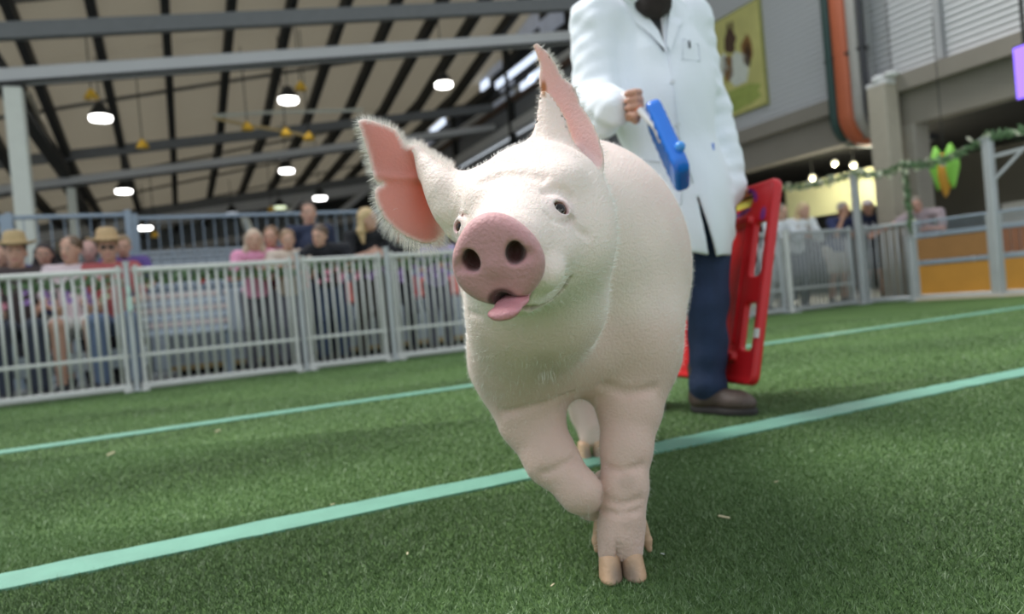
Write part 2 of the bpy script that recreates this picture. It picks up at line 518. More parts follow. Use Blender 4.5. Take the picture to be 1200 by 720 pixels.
for (a, b), l in zip(bounds, labs):
    rail_panel(A(a, FV), A(b, FV), l, M_STEELW if a < 5 else M_STEEL, max(6, int(round((b - a) / .0705)) - 1), group=None)
# the posts between the panels
def post(p, w, h, label, m=M_STEEL, name='railing_post', cap=True):
    root = thing(name, tuple(p), label, 'post')
    MB().bar(p, np.array(p) + ZA * h, w, w, up=V, bevel=w * .15).build('upright', m, root)
    MB().box(np.array(p) + ZA * .006, (U * w * .9, V * w * .9, ZA * .006)).build('base_plate', m, root)
    if cap: MB().box(np.array(p) + ZA * (h + .008), (U * w * .62, V * w * .62, ZA * .010)).build('cap', m, root)
    return root
post(A(-.345, FV - .050), .04, 1.05, 'grey railing post left, beside the end of the spectators bench')
post(A(1.015, FV - .050), .035, 1.05, 'grey railing post in front of the leaning man in black')
post(A(1.835, FV - .050), .04, 1.06, 'grey railing post left of the coral chairs')
post(A(6.935, FV - .055), .06, 1.02, 'pale railing post just right of the red board', M_STEELW)
post(A(8.27, FV - .03), .085, 1.70, 'tall galvanised post at the ring corner, carrying the garland')
# latch box on the first post
b = MB().box(A(-.34, FV - .10, .72), (U * .022, V * .018, ZA * .06), .006).box(A(-.34, FV - .11, .83), (U * .016, V * .012, ZA * .03), .004)
tag(b.build('latch_tag', mat('pale_mint_plastic', (.55, .72, .64), .4)), 'pale mint latch tag on the railing post far left', 'latch')

# corner gate towards the side, set back behind the corner post
rail_panel(A(8.35, FV - .02), A(8.52, 6.10), 'short barred railing panel before the man in the white cap', M_STEEL, 6, zm=None, w=.016, feet=False)
rail_panel(A(8.75, 7.30), A(8.75, 6.12), 'barred railing behind the corner, under the arms of the man in the white cap', M_STEEL, 13, zm=None, w=.014, feet=False)

# side stalls with timber boards
M_WOODO = mat('orange_plywood', (.60, .27, .035), .5, var=.22, scale=3, bump=.1)
M_WOODB = mat('brown_plywood', (.36, .17, .05), .6, var=.25, scale=4, bump=.1)
M_WOODR = mat('reddish_board', (.30, .12, .06), .6, var=.2, scale=5)
def PG(x, y): p = G(x, y); p[2] = 0; return p
pC, pD, pE = PG(1073, 353), PG(1172, 348), PG(1172, 348) + (PG(1172, 348) - PG(1073, 353)) * 1.0
post(pC, .085, .80, 'galvanised gate post under the hanging garland, at the stall corner')
post(pD, .10, 1.84, 'tall galvanised post between the two timber stall gates')
dd_ = unit(pD - pC)
def stall_gate(a, b, label, upper, z1=.98):
    root = thing('stall_gate', tuple((a + b) / 2), label, 'gate')
    nv = np.cross(dd_, ZA)
    def board(z0, zt, m, nb):
        L = np.linalg.norm(b - a) - .14; h = (zt - z0) / nb
        for i in range(nb):
            c = (a + b) / 2 + ZA * (z0 + h * (i + .5))
            MB().box(c, (dd_ * L / 2, nv * .012, ZA * (h / 2 - .003))).build('board', m, root)
    board(.07, .44, M_WOODO, 1); 
    if upper == 'plain': board(.50, .78, M_WOODB, 1)
    else:
        L = np.linalg.norm(b - a) - .14
        for i in range(9):
            c = a + dd_ * (.07 + L * (i + .5) / 9) + ZA * .66
            MB().box(c, (dd_ * (L / 18 - .006), nv * .012, ZA * .15)).build('slat', M_WOODR, root)
    for z in (.05, .47, .81, z1):
        MB().bar(a + dd_ * .05 + ZA * z, b - dd_ * .05 + ZA * z, .035, .035 if z > .9 else .05, bevel=.006).build('cross_rail', M_STEELB if z > .4 else M_STEEL, root)
    for z in (.865, .92):
        MB().bar(a + dd_ * .05 + ZA * z, b - dd_ * .05 + ZA * z, .012).build('wire_rail', M_STEELB, root)
    for e in (a + dd_ * .06, b - dd_ * .06):
        MB().bar(e, e + ZA * z1, .04, .04, bevel=.006).build('frame_side', M_STEEL, root)
    c = b - dd_ * .25 + ZA * .47 - nv * .03
    MB().ball(c, .035, 8, 6).build('latch', M_STEEL, root)
    return root
stall_gate(pC, pD, 'stall gate with brown upper and orange lower plywood, left of the tall post', 'plain')
stall_gate(pD, pE, 'stall gate with reddish slats over orange plywood at the right edge', 'slats')
b = MB().bar(pC - dd_ * .05 + np.cross(dd_, ZA) * .10 * 0 + A(0, -.10, .012), pE + A(0, -.10, .012), .16, .024, bevel=.006)
tag(b.build('trim_1', mat('sawdust_beige', (.58, .50, .36), .9, var=.2, scale=12)), kind='structure')
# bracket arm on the tall post
MB_ = MB().bar(pD + ZA * 1.62, pD + dd_ * 1.1 + ZA * 1.72, .035).bar(pD + ZA * 1.32, pD + dd_ * .34 + ZA * 1.64, .03)
tag(MB_.build('post_bracket', M_STEEL), 'galvanised bracket arm reaching right from the tall stall post', 'bracket')

# ------------------------------------------------------------------ garlands
M_LEAF = mat('artificial_leaf', (.16, .27, .13), .6, var=.4, scale=30)
M_FLW = mat('white_blossom', (.80, .80, .62), .6, var=.1, scale=30)
M_FLP = mat('purple_blossom', (.44, .26, .62), .6, var=.15, scale=30)
M_FLK = mat('pink_blossom', (.80, .30, .42), .6, var=.2, scale=30)
M_FLR = mat('red_blossom', (.62, .04, .05), .6, var=.2, scale=30)
def garland(pts, label, leafn, bl, rad, leafs=.028, seed=1, group=None):
    pts = [np.array(p, float) for p in pts]; r = np.random.default_rng(seed)
    root = thing('flower_garland', tuple(pts[0]), label, 'garland')
    MB().tube(pts, .008, 6).build('vine', M_LEAF, root)
    seg = np.linalg.norm(np.diff(np.array(pts), axis=0), axis=1); cs = np.concatenate([[0], np.cumsum(seg)])
    def at(s):
        i = min(np.searchsorted(cs, s, side='right') - 1, len(seg) - 1); return pts[i] + (pts[i + 1] - pts[i]) * (s - cs[i]) / seg[i]
    b = MB()
    for i in range(leafn):
        c = at(r.uniform(0, cs[-1])) + r.normal(0, rad * .6, 3); a = unit(r.normal(size=3)); w = unit(np.cross(a, r.normal(size=3))); n = np.cross(a, w) * .004
        s = leafs * r.uniform(.7, 1.4)
        b.add([c - a * s, c + w * s * .5 + n, c + a * s, c - w * s * .5 + n], [(0, 1, 2, 3)])
    tag(b.build('leaves', M_LEAF, root), kind='stuff')
    for (s, off, sz, m) in bl(cs[-1], r):
        c = at(s) + off; f = MB()
        ax = unit(-V + r.normal(size=3) * .3); x = unit(np.cross(ax, ZA)); y = np.cross(ax, x)
        for k in range(5):
            a = k * 1.2566; dv = x * math.cos(a) + y * math.sin(a); sd = np.cross(ax, dv)
            f.add([c, c + dv * sz * .6 + sd * sz * .4 + ax * sz * .15, c + dv * sz + ax * sz * .3, c + dv * sz * .6 - sd * sz * .4 + ax * sz * .15], [(0, 1, 2, 3)])
        f.ball(c + ax * sz * .1, sz * .22, 6, 4)
        f.build('blossom', m, root)
    return root
def sag(a, b, s, n=12):
    a = np.array(a); b = np.array(b)
    return [a + (b - a) * t - ZA * s * 4 * t * (1 - t) for t in np.linspace(0, 1, n)]
def bl_white(L, r):
    return [(s, r.normal(0, .035, 3), r.uniform(.035, .06), M_FLW) for s in np.arange(.05, L, .075)]
gt = A(8.27, FV - .03, 1.73)
garland(sag(gt, pC + ZA * 1.74, .06) + sag(pC + ZA * 1.74, pD + ZA * 1.86, .10)[1:] + sag(pD + ZA * 1.86, pE + ZA * 1.95, .05)[1:], 'green garland with white blossoms strung high between the right posts', 900, bl_white, .04, seed=3)
garland([pC + ZA * 1.74, pC + ZA * 1.3 + U * .02, pC + ZA * .85 + U * .04], 'green garland with white blossoms hanging down at the stall corner', 260, bl_white, .03, seed=4)
garland(sag(gt, A(9.2, 9.2, 1.98), .06), 'garland with cream blossoms running back from the ring corner', 400, bl_white, .04, seed=5)
def bl_purple(L, r):
    o = []
    for s in np.arange(.06, L, .15):
        m = [M_FLP, M_FLP, M_FLK, M_FLW, M_FLP, M_FLR][r.integers(6)]
        for k in range(3): o.append((min(L, max(0, s + r.normal(0, .02))), np.array([0, 0, -.05 - .045 * k]) + r.normal(0, .012, 3), r.uniform(.03, .045), m))
    return o
garland([A(-2.5, FV + .10, .93), A(-.4, FV + .10, .92)], 'garland of purple and white blossoms behind the far left railing', 420, bl_purple, .04, .035, seed=6)
garland([A(-.28, FV + .10, .93), A(1.0, FV + .10, .92)], 'sparse green and pink garland behind the railing before the slatted bench', 380, lambda L, r: [(s, np.array([0, 0, -.05]) + r.normal(0, .015, 3), .034, [M_FLK, M_FLR, M_FLW][r.integers(3)]) for s in np.arange(.1, L, .2)], .035, .035, seed=7)
garland([A(1.06, FV + .10, .93), A(3.4, FV + .10, .92)], 'garland of lilac blossoms behind the railing above the coral chairs', 480, bl_purple, .04, .035, seed=8)

# ------------------------------------------------------------------ left stand
M_TIERF = mat('tier_face_blue_grey', (.44, .49, .52), .8, var=.12, scale=3)
M_TAN = mat('tan_timber', (.46, .33, .15), .7, var=.2, scale=5)
tag(MB().box(A(2.4, 8.44, .27), (U * 2.5, V * .46, ZA * .15)).build('trim_2', M_TIERF), kind='structure')
tag(MB().box(A(2.4, 8.0, .085), (U * 2.5, V * .03, ZA * .025)).build('trim_3', M_TAN), kind='structure')
tag(MB().box(A(2.4, 8.46, .028), (U * 2.45, V * .42, ZA * .028)).build('trim_4', M_BLACK), kind='structure')
# spectators bench far left
root = thing('spectator_bench', tuple(A(-1.3, 7.35, 0)), 'low blue grey plank bench behind the far left railing', 'bench')
MB().box(A(-1.45, 7.30, .27), (U * 1.2, V * .14, ZA * .085), .01).build('footboard', M_TIERF, root)
MB().box(A(-1.45, 7.56, .53), (U * 1.2, V * .13, ZA * .025), .01).build('seat_plank', M_STEELB, root)
for u_ in (-2.4, -1.5, -.5):
    MB().bar(A(u_, 7.3, 0), A(u_, 7.3, .19), .05).build('leg', M_DARK, root)
    MB().bar(A(u_, 7.56, .0), A(u_, 7.56, .51), .05).build('leg', M_DARK, root)
# slatted park bench
M_SLAT = mat('bench_slat_pink_white', (.74, .64, .60), .6, var=.08)
M_SLATB = mat('bench_slat_blue_white', (.60, .68, .74), .6, var=.08)
root = thing('slatted_bench', tuple(A(.05, 7.62, .42)), 'bench with pale pinkish slatted backrest behind the second railing panel', 'bench')
for i, z in enumerate((.46, .53, .60, .67, .74, .81)):
    MB().box(A(.04, 7.70 + .02 * i, z), (U * .42, V * .012, ZA * .026), .005).build('back_slat', M_SLAT if i % 2 else M_SLATB, root)
for i in range(4):
    MB().box(A(.04, 7.35 + i * .085, .445), (U * .42, V * .036, ZA * .012), .004).build('seat_slat', M_SLATB, root)
for u_ in (-.34, .42):
    MB().bar(A(u_, 7.70, .0), A(u_, 7.80, .86), .035).build('frame', M_STEELB, root)
    MB().bar(A(u_, 7.37, 0), A(u_, 7.37, .44), .035).build('leg', M_STEELB, root)
# coral chairs
M_CORAL = mat('coral_plastic', (.72, .19, .15), .45, var=.06)
M_CORAL2 = mat('red_plastic', (.66, .05, .04), .45, var=.06)
def coral_chair(u_, m, label, yaw=0.0):
    P0 = A(u_, 8.22, .42); root = thing('plastic_chair', tuple(P0), label, 'chair', 'coral plastic chairs on the step')
    n = 7; vs = []
    prof = [(-.17, .20), (-.05, .185), (.08, .19), (.13, .22), (.155, .34), (.17, .48)]
    # seat and curved back are separate shells with thickness
    def shell(name, pr, wv):
        v = []
        for off in (0, 1):
            for (y, z) in pr:
                for k in range(n):
                    t = -1 + 2 * k / (n - 1); v.append(P0 + U * (t * wv) + V * (y - .03 * t * t + off * .012) + ZA * (z * .9 - off * .010 + .012 * t * t))
        m_ = len(pr); f = []
        for i in range(m_ - 1):
            for k in range(n - 1):
                a = i * n + k; f.append((a, a + 1, a + n + 1, a + n)); b2 = a + m_ * n; f.append((b2, b2 + n, b2 + n + 1, b2 + 1))
        for i in range(m_ - 1):
            for k in (0, n - 1): a = i * n + k; f.append((a, a + n, a + n + m_ * n, a + m_ * n))
        for i in (0, m_ - 1):
            for k in range(n - 1): a = i * n + k; f.append((a, a + 1, a + 1 + m_ * n, a + m_ * n))
        mk(name, np.array(v), f, m, root, True)
    shell('seat', prof[:3], .13); shell('backrest', prof[3:], .125)
    for su in (-1, 1):
        for sv in (-1, 1):
            MB().tube([P0 + U * su * .10 + V * sv * .10 + ZA * .17, P0 + U * su * .13 + V * sv * .14], .008, 6).build('leg', M_DARK, root)
for i, (u_, m, l) in enumerate([(1.62, M_CORAL2, 'bright red plastic chair, leftmost of the row behind the railing'), (1.90, M_CORAL, 'coral chair left of the railing post, second of the row'),
                   (2.22, M_CORAL, 'coral chair directly right of the railing post'), (2.52, M_CORAL2, 'red plastic chair in the middle right of the row'),
                   (2.80, M_CORAL, 'coral chair next to the snout of the pig'), (3.10, M_CORAL, 'coral chair at the row end hidden behind the pig face')]):
    coral_chair(u_, m, l)
# upper rail of the stand behind
def tall_rail(u0, u1, vv, z0, z1, label, sp=.12):
    root = thing('stand_guardrail', tuple(A(u0, vv, z0)), label, 'railing')
    MB().bar(A(u0, vv, z1), A(u1, vv, z1), .045, .045, bevel=.01).build('top_rail', M_STEELB, root)
    MB().bar(A(u0, vv, z0 + .06), A(u1, vv, z0 + .06), .035, .035).build('bottom_rail', M_STEELB, root)
    n = int((u1 - u0) / sp)
    for i in range(n + 1):
        u_ = u0 + (u1 - u0) * i / n
        bar_copy('bar', A(u_, vv, 0), .012, z0, z1, M_STEELB, root)
    for k in (0, 1): 
        e = A((u0, u1)[k], vv, 0); MB().bar(e + ZA * .0, e + ZA * (z1 + .05), .07, .07, up=V, bevel=.01).build('post', M_STEELB, root)
tall_rail(-3.2, -1.55, 9.0, .9, 1.78, 'blue grey guardrail of the stand behind the straw hat')
tall_rail(-1.5, -.40, 9.0, .9, 1.80, 'blue grey guardrail of the stand above the seated spectators')
tall_rail(-.35, 3.4, 9.3, .9, 1.80, 'long thin barred guardrail in front of the empty silver seating')
tag(MB().box(A(.0, 9.6, .45), (U * 3.6, V * .25, ZA * .44)).build('trim_5', M_TIERF), kind='structure')
# silver seating rows
M_ALU = mat('aluminium_plank', (.50, .56, .62), .4, .4, var=.1)
for i in range(7):
    vv = 12.0 + i * .95; z = 1.02 + i * .20
    root = thing('seating_row', tuple(A(.5, vv, 0)), ['lowest', 'second', 'third', 'fourth', 'fifth', 'sixth', 'topmost'][i] + ' silver plank row of the empty seating at back left', 'bench', 'silver seating rows')
    MB().box(A(2.1, vv, z), (U * 3.5, V * .14, ZA * .03)).build('seat_plank', M_ALU, root)
    MB().box(A(2.1, vv + .35, z - .14), (U * 3.6, V * .2, ZA * .02)).build('foot_plank', M_ALU, root)
    for k in range(6):
        MB().bar(A(-1.3 + k * 1.36, vv + .1, 0), A(-1.3 + k * 1.36, vv + .1, z - .03), .05).build('support', M_STEELB, root)

# ------------------------------------------------------------------ back and side walls
M_BACKW = mat('back_wall_blue_grey', (.24, .27, .29), .7, var=.12, scale=1)
def ribbed(name, P0, du, L, z0, z1, nrm, m, pitch=.2, depth=.04, vertical=True, parent=None):
    vs = []; fs = []
    if vertical:
        n = int(L / pitch * 2)
        for i in range(n + 1):
            o = nrm * (depth if i % 2 else 0)
            vs += [P0 + du * (L * i / n) + o + ZA * z0, P0 + du * (L * i / n) + o + ZA * z1]
        fs = [(2 * i, 2 * i + 2, 2 * i + 3, 2 * i + 1) for i in range(n)]
    else:
        n = int((z1 - z0) / pitch) * 3
        for i in range(n + 1):
            o = nrm * (0, depth, depth)[i % 3]; z = z0 + (z1 - z0) * i / n
            vs += [P0 + o + ZA * z, P0 + du * L + o + ZA * z]
        fs = [(2 * i, 2 * i + 1, 2 * i + 3, 2 * i + 2) for i in range(n)]
    k = len(vs); back = nrm * -.06
    vs += [P0 + back + ZA * z0, P0 + du * L + back + ZA * z0, P0 + du * L + back + ZA * z1, P0 + back + ZA * z1]
    fs.append((k, k + 3, k + 2, k + 1))
    return mk(name, np.array(vs), fs, m, parent)
tag(ribbed('wall_back', A(-14, 34, 0), U, 24, 0, 5.2, -V, M_BACKW, .5, .06), kind='structure')
tag(MB().box(A(-2, 34.2, 6.4), (U * 12, V * .1, ZA * 1.3)).build('wall_back_upper', mat('dark_gable', (.05, .052, .055), .8)), kind='structure')
tag(ribbed('wall_left', A(-12, 34, 0), -V, 22, 0, 4.2, U, M_BACKW, .5, .06), kind='structure')
# dark openings and light ledges in the back of the hall
tag(MB().box(A(.3, 30, 2.25), (U * 4.2, V * .1, ZA * .65)).build('wall_inner', M_BLACK), kind='structure')
# right hand building, upper ribbed wall
rw = bpy.data.objects.new('wall_right', None); COL.objects.link(rw); WLOC['wall_right'] = np.zeros(3); rw['kind'] = 'structure'
RU = 9.3
for (v0, v1, m) in ((3.2, 5.95, M_RIB), (5.97, 6.05, M_DARK), (6.07, 6.72, M_RIB), (6.74, 6.98, M_RIBD), (7.00, 11.25, M_RIB)):
    if m is M_DARK:
        MB().box(A(RU - .02, (v0 + v1) / 2, 4.7), (U * .05, V * (v1 - v0) / 2, ZA * 1.6)).build('joint_strip', M_RIBD, rw)
    else:
        ribbed('ribbed_panel', A(RU, v0), V, v1 - v0, 3.06, 5.72, -U, m, .085, .022, False, rw)
MB().box(A(RU + .02, 7.3, 5.92), (U * .08, V * 4.1, ZA * .19)).build('top_band', M_WHITE, rw)
MB().box(A(RU + .3, 7.3, 6.6), (U * .25, V * 4.1, ZA * .5)).build('upper_band', M_RIBD, rw)
MB().box(A(RU + .02, 7.3, 2.945), (U * .20, V * 4.3, ZA * .115)).build('ledge', M_CONCB, rw)
MB().box(A(RU + .10, 7.3, 2.60), (U * .12, V * 4.3, ZA * .23)).build('beam', M_CONCB, rw)
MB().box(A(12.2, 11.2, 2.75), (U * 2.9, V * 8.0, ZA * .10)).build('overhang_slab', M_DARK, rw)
# far part of the right wall
M_GREYW = mat('far_wall_grey', (.26, .27, .28), .7, var=.1, scale=1)
M_BRN = mat('brown_trim', (.16, .10, .07), .7)
MB().box(A(RU + .1, 24, 2.6), (U * .1, V * 12.6, ZA * 2.6)).build('far_panel', M_GREYW, rw)
MB().box(A(RU - .05, 24, 5.42), (U * .12, V * 12.6, ZA * .14)).build('far_light_band', M_WHITE, rw)
MB().box(A(RU + .1, 24, 5.85), (U * .1, V * 12.6, ZA * .28)).build('far_grey_band', M_GREYW, rw)
MB().box(A(RU - .02, 24, 6.22), (U * .1, V * 12.6, ZA * .06)).build('far_brown_band', M_BRN, rw)
MB().box(A(RU + .0, 24, 6.40), (U * .1, V * 12.6, ZA * .08)).build('far_white_band', M_WHITE, rw)
MB().box(A(RU + .4, 24, 7.4), (U * .1, V * 12.6, ZA * 1.0)).build('clerestory_back', M_DARK, rw)
for k in range(5):
    v_ = 14 + k * 4.6
    MB().bar(A(RU - .1, v_, 3.6), A(RU - .1, v_, 8.2), .16, .16, up=V).build('mullion', M_DARK, rw)
# sky-lit clerestory panes seen at their places in the far right wall
M_PANE = mat('daylit_glass', (.72, .82, 1.0), .2, var=.15, scale=3, emit=1.1)
M_PANE2 = mat('dim_daylit_glass', (.42, .46, .55), .2, var=.25, scale=3, emit=.22)
for (cx, cy, hv, hz, m) in ((604, 83, 1.35, .10, M_PANE), (618, 97, .42, .10, M_PANE), (594, 101, .45, .07, M_PANE2), (568, 99, .30, .13, M_PANE), (590, 116, .7, .05, M_PANE2), (630, 86, .5, .10, M_PANE), (575, 85, .8, .12, M_PANE2),
                            (511, 147, .95, .19, M_PANE), (504, 166, .6, .10, M_PANE2), (616, 32, .75, .26, M_PANE2), (646, 26, .6, .24, M_PANE2), (692, 14, .5, .12, M_PANE)):
    c = on_u(cx, cy, RU - .12)
    root_ = MB().box(c, (V * hv, U * .02, ZA * hz)); root_.build('window_pane', m, rw)
# under the overhang
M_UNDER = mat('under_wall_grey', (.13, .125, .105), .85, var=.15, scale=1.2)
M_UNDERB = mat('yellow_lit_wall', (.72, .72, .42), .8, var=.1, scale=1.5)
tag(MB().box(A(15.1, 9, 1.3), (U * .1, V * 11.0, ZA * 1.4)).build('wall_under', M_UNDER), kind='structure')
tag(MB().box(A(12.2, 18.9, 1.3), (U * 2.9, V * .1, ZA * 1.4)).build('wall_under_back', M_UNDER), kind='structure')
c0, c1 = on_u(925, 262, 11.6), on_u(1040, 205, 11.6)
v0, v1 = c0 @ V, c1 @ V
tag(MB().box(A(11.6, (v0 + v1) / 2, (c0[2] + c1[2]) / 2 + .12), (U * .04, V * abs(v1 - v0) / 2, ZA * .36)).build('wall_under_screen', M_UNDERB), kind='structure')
tag(MB().box(A(11.2, 5.6, .62), (U * .08, V * .9, ZA * .62)).build('wall_under_low', M_CONC), kind='structure')
# columns at the right
CFV = on_u(1050, 300, 9.02) @ V; CRV = on_u(1079, 300, 9.42) @ V
tag(MB().box(A(9.02, CFV, 1.47), (U * .14, V * .14, ZA * 1.47), .015).build('column_front', mat('column_lit_beige', (.47, .42, .33), .8, var=.1)), kind='structure')
tag(MB().box(A(9.42, CRV, 1.18), (U * .16, V * .17, ZA * 1.2), .015).build('column_rear', mat('column_unlit_grey', (.33, .30, .25), .8, var=.1)), kind='structure')  # darker copy of the front colour, painting in the unlit face
# floodlight on the column
c = A(9.0, CFV, 2.94)
root = thing('floodlight', tuple(c), 'white security floodlight on top of the concrete column', 'light')
MB().box(c + ZA * .03, (U * .09, V * .16, ZA * .03), .01).build('bracket', M_WHITE, root)
MB().ball(c + ZA * .09, (.12, .10, .07), 12, 8).build('housing', M_WHITE, root, True)
MB().ball(c + ZA * .11 - V * .18, (.11, .07, .05), 12, 8).build('visor', M_STEELW, root, True)
# bent pipes
def bent(vc, w, r_d, m, label):
    pts = [A(9.12, vc, 7.0), A(9.12, vc, 3.4), A(9.12, vc, 2.75)]
    for t in np.linspace(0, math.pi / 2, 7)[1:]:
        pts.append(A(9.12 + .38 * (1 - math.cos(t)), vc, 2.75 - .38 * math.sin(t)))
    pts.append(A(10.6, vc, 2.36))
    root = thing('bent_duct', tuple(pts[2]), label, 'duct', None)
    vs = []; fs = []; n = len(pts); q = 12
    for i, p in enumerate(pts):
        d = unit(pts[min(i + 1, n - 1)] - pts[max(i - 1, 0)]); x = V; y = np.cross(d, x)
        for k in range(q):
            a = 2 * math.pi * k / q
            cx = np.sign(math.cos(a)) * abs(math.cos(a)) ** .7; cy = np.sign(math.sin(a)) * abs(math.sin(a)) ** .7
            vs.append(p + x * cx * w / 2 + y * cy * r_d)
    for i in range(n - 1):
        for k in range(q):
            a, b = i * q + k, i * q + (k + 1) % q; fs.append((a, b, b + q, a + q))
    fs += [tuple(range(q - 1, -1, -1)), tuple(range((n - 1) * q, n * q))]
    mk('pipe', np.array(vs), fs, m, root, True)
    for z in (3.6, 4.6, 5.6): MB().box(A(9.14, vc, z), (V * (w / 2 + .008), U * (r_d + .008), ZA * .02)).build('clamp', M_DARK, root)
M_ORG = mat('orange_red_duct', (.55, .14, .06), .55, var=.1)
bent(7.60, .13, .05, mat('dark_green_duct', (.03, .07, .06), .5), 'slim dark green bent duct, left of the orange one')
bent(7.38, .26, .07, M_ORG, 'orange red duct running down the ribbed wall and bending under it')
bent(7.16, .17, .06, mat('grey_beige_duct', (.42, .40, .36), .5), 'grey beige bent duct right of the orange one')
bent(7.03, .06, .05, mat('charcoal_duct', (.05, .05, .055), .5), 'thin charcoal bent duct at the right of the bundle')
# poster
def pU(x, y, uu=RU - .07): return on_u(x, y, uu)
c = (pU(828, 30) + pU(885, 2) + pU(897, 122) + pU(850, 140)) / 4
PVc, PZc = c @ V, c[2]
M_POST = mat('poster_yellow_green', (.60, .56, .20), .6, var=.25, scale=2.2)
root = thing('poster', tuple(c), 'yellow green banner picturing dogs and a white figure on the ribbed wall', 'poster')
HV_, HZ_ = .62, .90
MB().box(c + U * .02, (U * .02, V * HV_, ZA * HZ_)).build('backing', mat('banner_edge', (.30, .30, .10), .6), root)
MB().box(c - U * .003, (U * .004, V * (HV_ - .03), ZA * (HZ_ - .03))).build('print', M_POST, root)
def blob(dv, dz, rv, rz, m, n=14, ph=0):
    b = MB(); p0 = c - U * .012 + V * -dv + ZA * dz
    pts = [p0 + V * rv * math.cos(2 * math.pi * k / n) * (1 + .18 * math.sin(3 * k + ph)) + ZA * rz * math.sin(2 * math.pi * k / n) * (1 + .15 * math.cos(2 * k + ph)) for k in range(n)]
    b.add(pts + [p + U * .006 for p in pts], [tuple(range(n))] + [(k, (k + 1) % n, (k + 1) % n + n, k + n) for k in range(n)])
    b.build('print_patch', m, root)
m1, m2, m3 = mat('print_dark_brown', (.09, .05, .03), .6), mat('print_white', (.70, .72, .62), .6), mat('print_brown', (.26, .13, .04), .6)
m4 = mat('print_green', (.36, .42, .10), .6, var=.3)
blob(-.12, .42, .14, .22, m1); blob(-.14, .66, .03, .10, m1, ph=1); blob(-.04, .66, .03, .09, m1, ph=2)
blob(-.22, -.02, .12, .24, m3, ph=2); blob(-.34, .08, .12, .20, m2, ph=3); blob(.04, -.12, .24, .30, m2, ph=1); blob(.26, .12, .13, .26, m3, ph=4); blob(.28, .06, .07, .20, m1, ph=5)
blob(0, -.62, .5, .2, m4, ph=2)
# purple screen at the right edge
c = on_u(1203, 84, 8.6)
root = thing('purple_screen', tuple(c), 'glowing violet screen cut off at the right edge of the picture', 'screen')
MB().box(c, (U * .04, V * .10, ZA * .30)).build('casing', M_DARK, root)
MB().box(c - U * .045, (U * .006, V * .09, ZA * .28)).build('panel', mat('violet_glow', (.26, .14, 1.0), .4, emit=1.5), root)
MB().bar(c + ZA * .3, c + ZA * 3.0, .03).build('hanger', M_DARK, root)
# balloon-like green and yellow windsock near the column
c = on_u(1107, 196, 8.9)
root = thing('hanging_banner', tuple(c), 'lime green and orange hanging decoration right of the concrete column', 'decoration')
ML, MO_ = mat('lime_fabric', (.32, .72, .10), .5, var=.1), mat('orange_fabric', (.70, .34, .04), .5, var=.1)
for (dv, m, tilt) in ((.10, ML, .04), (-.10, ML, -.05), (0, MO_, -.02)):
    pts = [c - V * (dv * (1 - abs(t) * .45) + tilt * t * t) + ZA * (.28 * -t) for t in np.linspace(-1, 1, 9)]
    if m is MO_: pts = [p - ZA * .10 for p in pts]
    MB().tube(pts, [.015, .05, .075, .085, .085, .075, .06, .04, .012], 10).build('lobe', m, root, True)
MB().tube([c + ZA * .24, c + ZA * .5, c + ZA * 1.9], .006, 6).build('cord', M_DARK, root)
# hanging bulbs under the overhang
for i, (x, y) in enumerate([(952, 208), (1000, 193), (1029, 172), (978, 191), (1030, 197)]):
    c = on_u(x, y, 10.6); root = thing('hanging_bulb', tuple(c), ['small warm bulb under the overhang, leftmost of five', 'second small warm bulb under the overhang', 'brightest small bulb just left of the concrete column', 'faint warm bulb between the two left ones', 'warm bulb low beside the concrete column'][i], 'bulb', 'bulbs under the overhang')
    MB().ball(c, .05, 10, 8).build('globe', mat('warm_bulb', (.95, .88, .62), .4, emit=1.2), root, True)
    MB().tube([c + ZA * .04, np.array([c[0], c[1], 2.66])], .006, 6).build('cord', M_DARK, root)
    ld = bpy.data.lights.new('bulb_light', 'POINT'); ld.energy = 26; ld.color = (1, .93, .72); ld.shadow_soft_size = .06
    lo_ = bpy.data.objects.new('bulb_light', ld); COL.objects.link(lo_); lo_.location = Vector(c - ZA * .09)

# ------------------------------------------------------------------ roof
SL = .215; DS = .07
def zr(u_, v_): return 6.40 + (u_ + 2.15) * SL - (min(v_, 21.0) - 12) * .175 - max(0, v_ - 21.0) * .03
rf = bpy.data.objects.new('ceiling', None); COL.objects.link(rf); WLOC['ceiling'] = np.zeros(3); rf['kind'] = 'structure'
us = np.arange(-9.0, 9.6, 1.16); vsr = [9.2, 12.0, 15.9, 21.0, 24.0, 27.5, 31, 34.5]
for i in range(len(us) - 1):
    for j in range(len(vsr) - 1):
        u0, u1, v0, v1 = us[i] + .02, us[i + 1] - .02, vsr[j] + .02, vsr[j + 1] - .02
        P = [A(a, b, zr(a, b)) for a, b in ((u0, v0), (u1, v0), (u1, v1), (u0, v1))]
        mk('roof_panel', np.array(P + [p + ZA * .05 for p in P]), [(0, 3, 2, 1), (4, 5, 6, 7), (0, 1, 5, 4), (1, 2, 6, 5), (2, 3, 7, 6), (3, 0, 4, 7)], M_ROOF, rf)
for u_ in us:
    MB().bar(A(u_, 9.2, zr(u_, 9.2) - .16), A(u_, 21.0, zr(u_, 21.0) - .16), .15, .30).bar(A(u_, 21.0, zr(u_, 21.0) - .16), A(u_, 34.5, zr(u_, 34.5) - .16), .15, .30).build('purlin', M_DARK, rf)
for v_ in (10.6, 13.9, 17.8, 22.6, 25.5, 29.2, 32):
    MB().bar(A(-9, v_, zr(-9, v_) - .03), A(9.4, v_, zr(9.4, v_) - .03), .10, .06).build('batten', mat('dull_batten', (.20, .19, .17), .7), rf)
BS = .134
CU = [on_v(23, 180, 12.0) @ U, on_v(85, 240, 19.8) @ U, on_v(122, 285, 27.5) @ U]
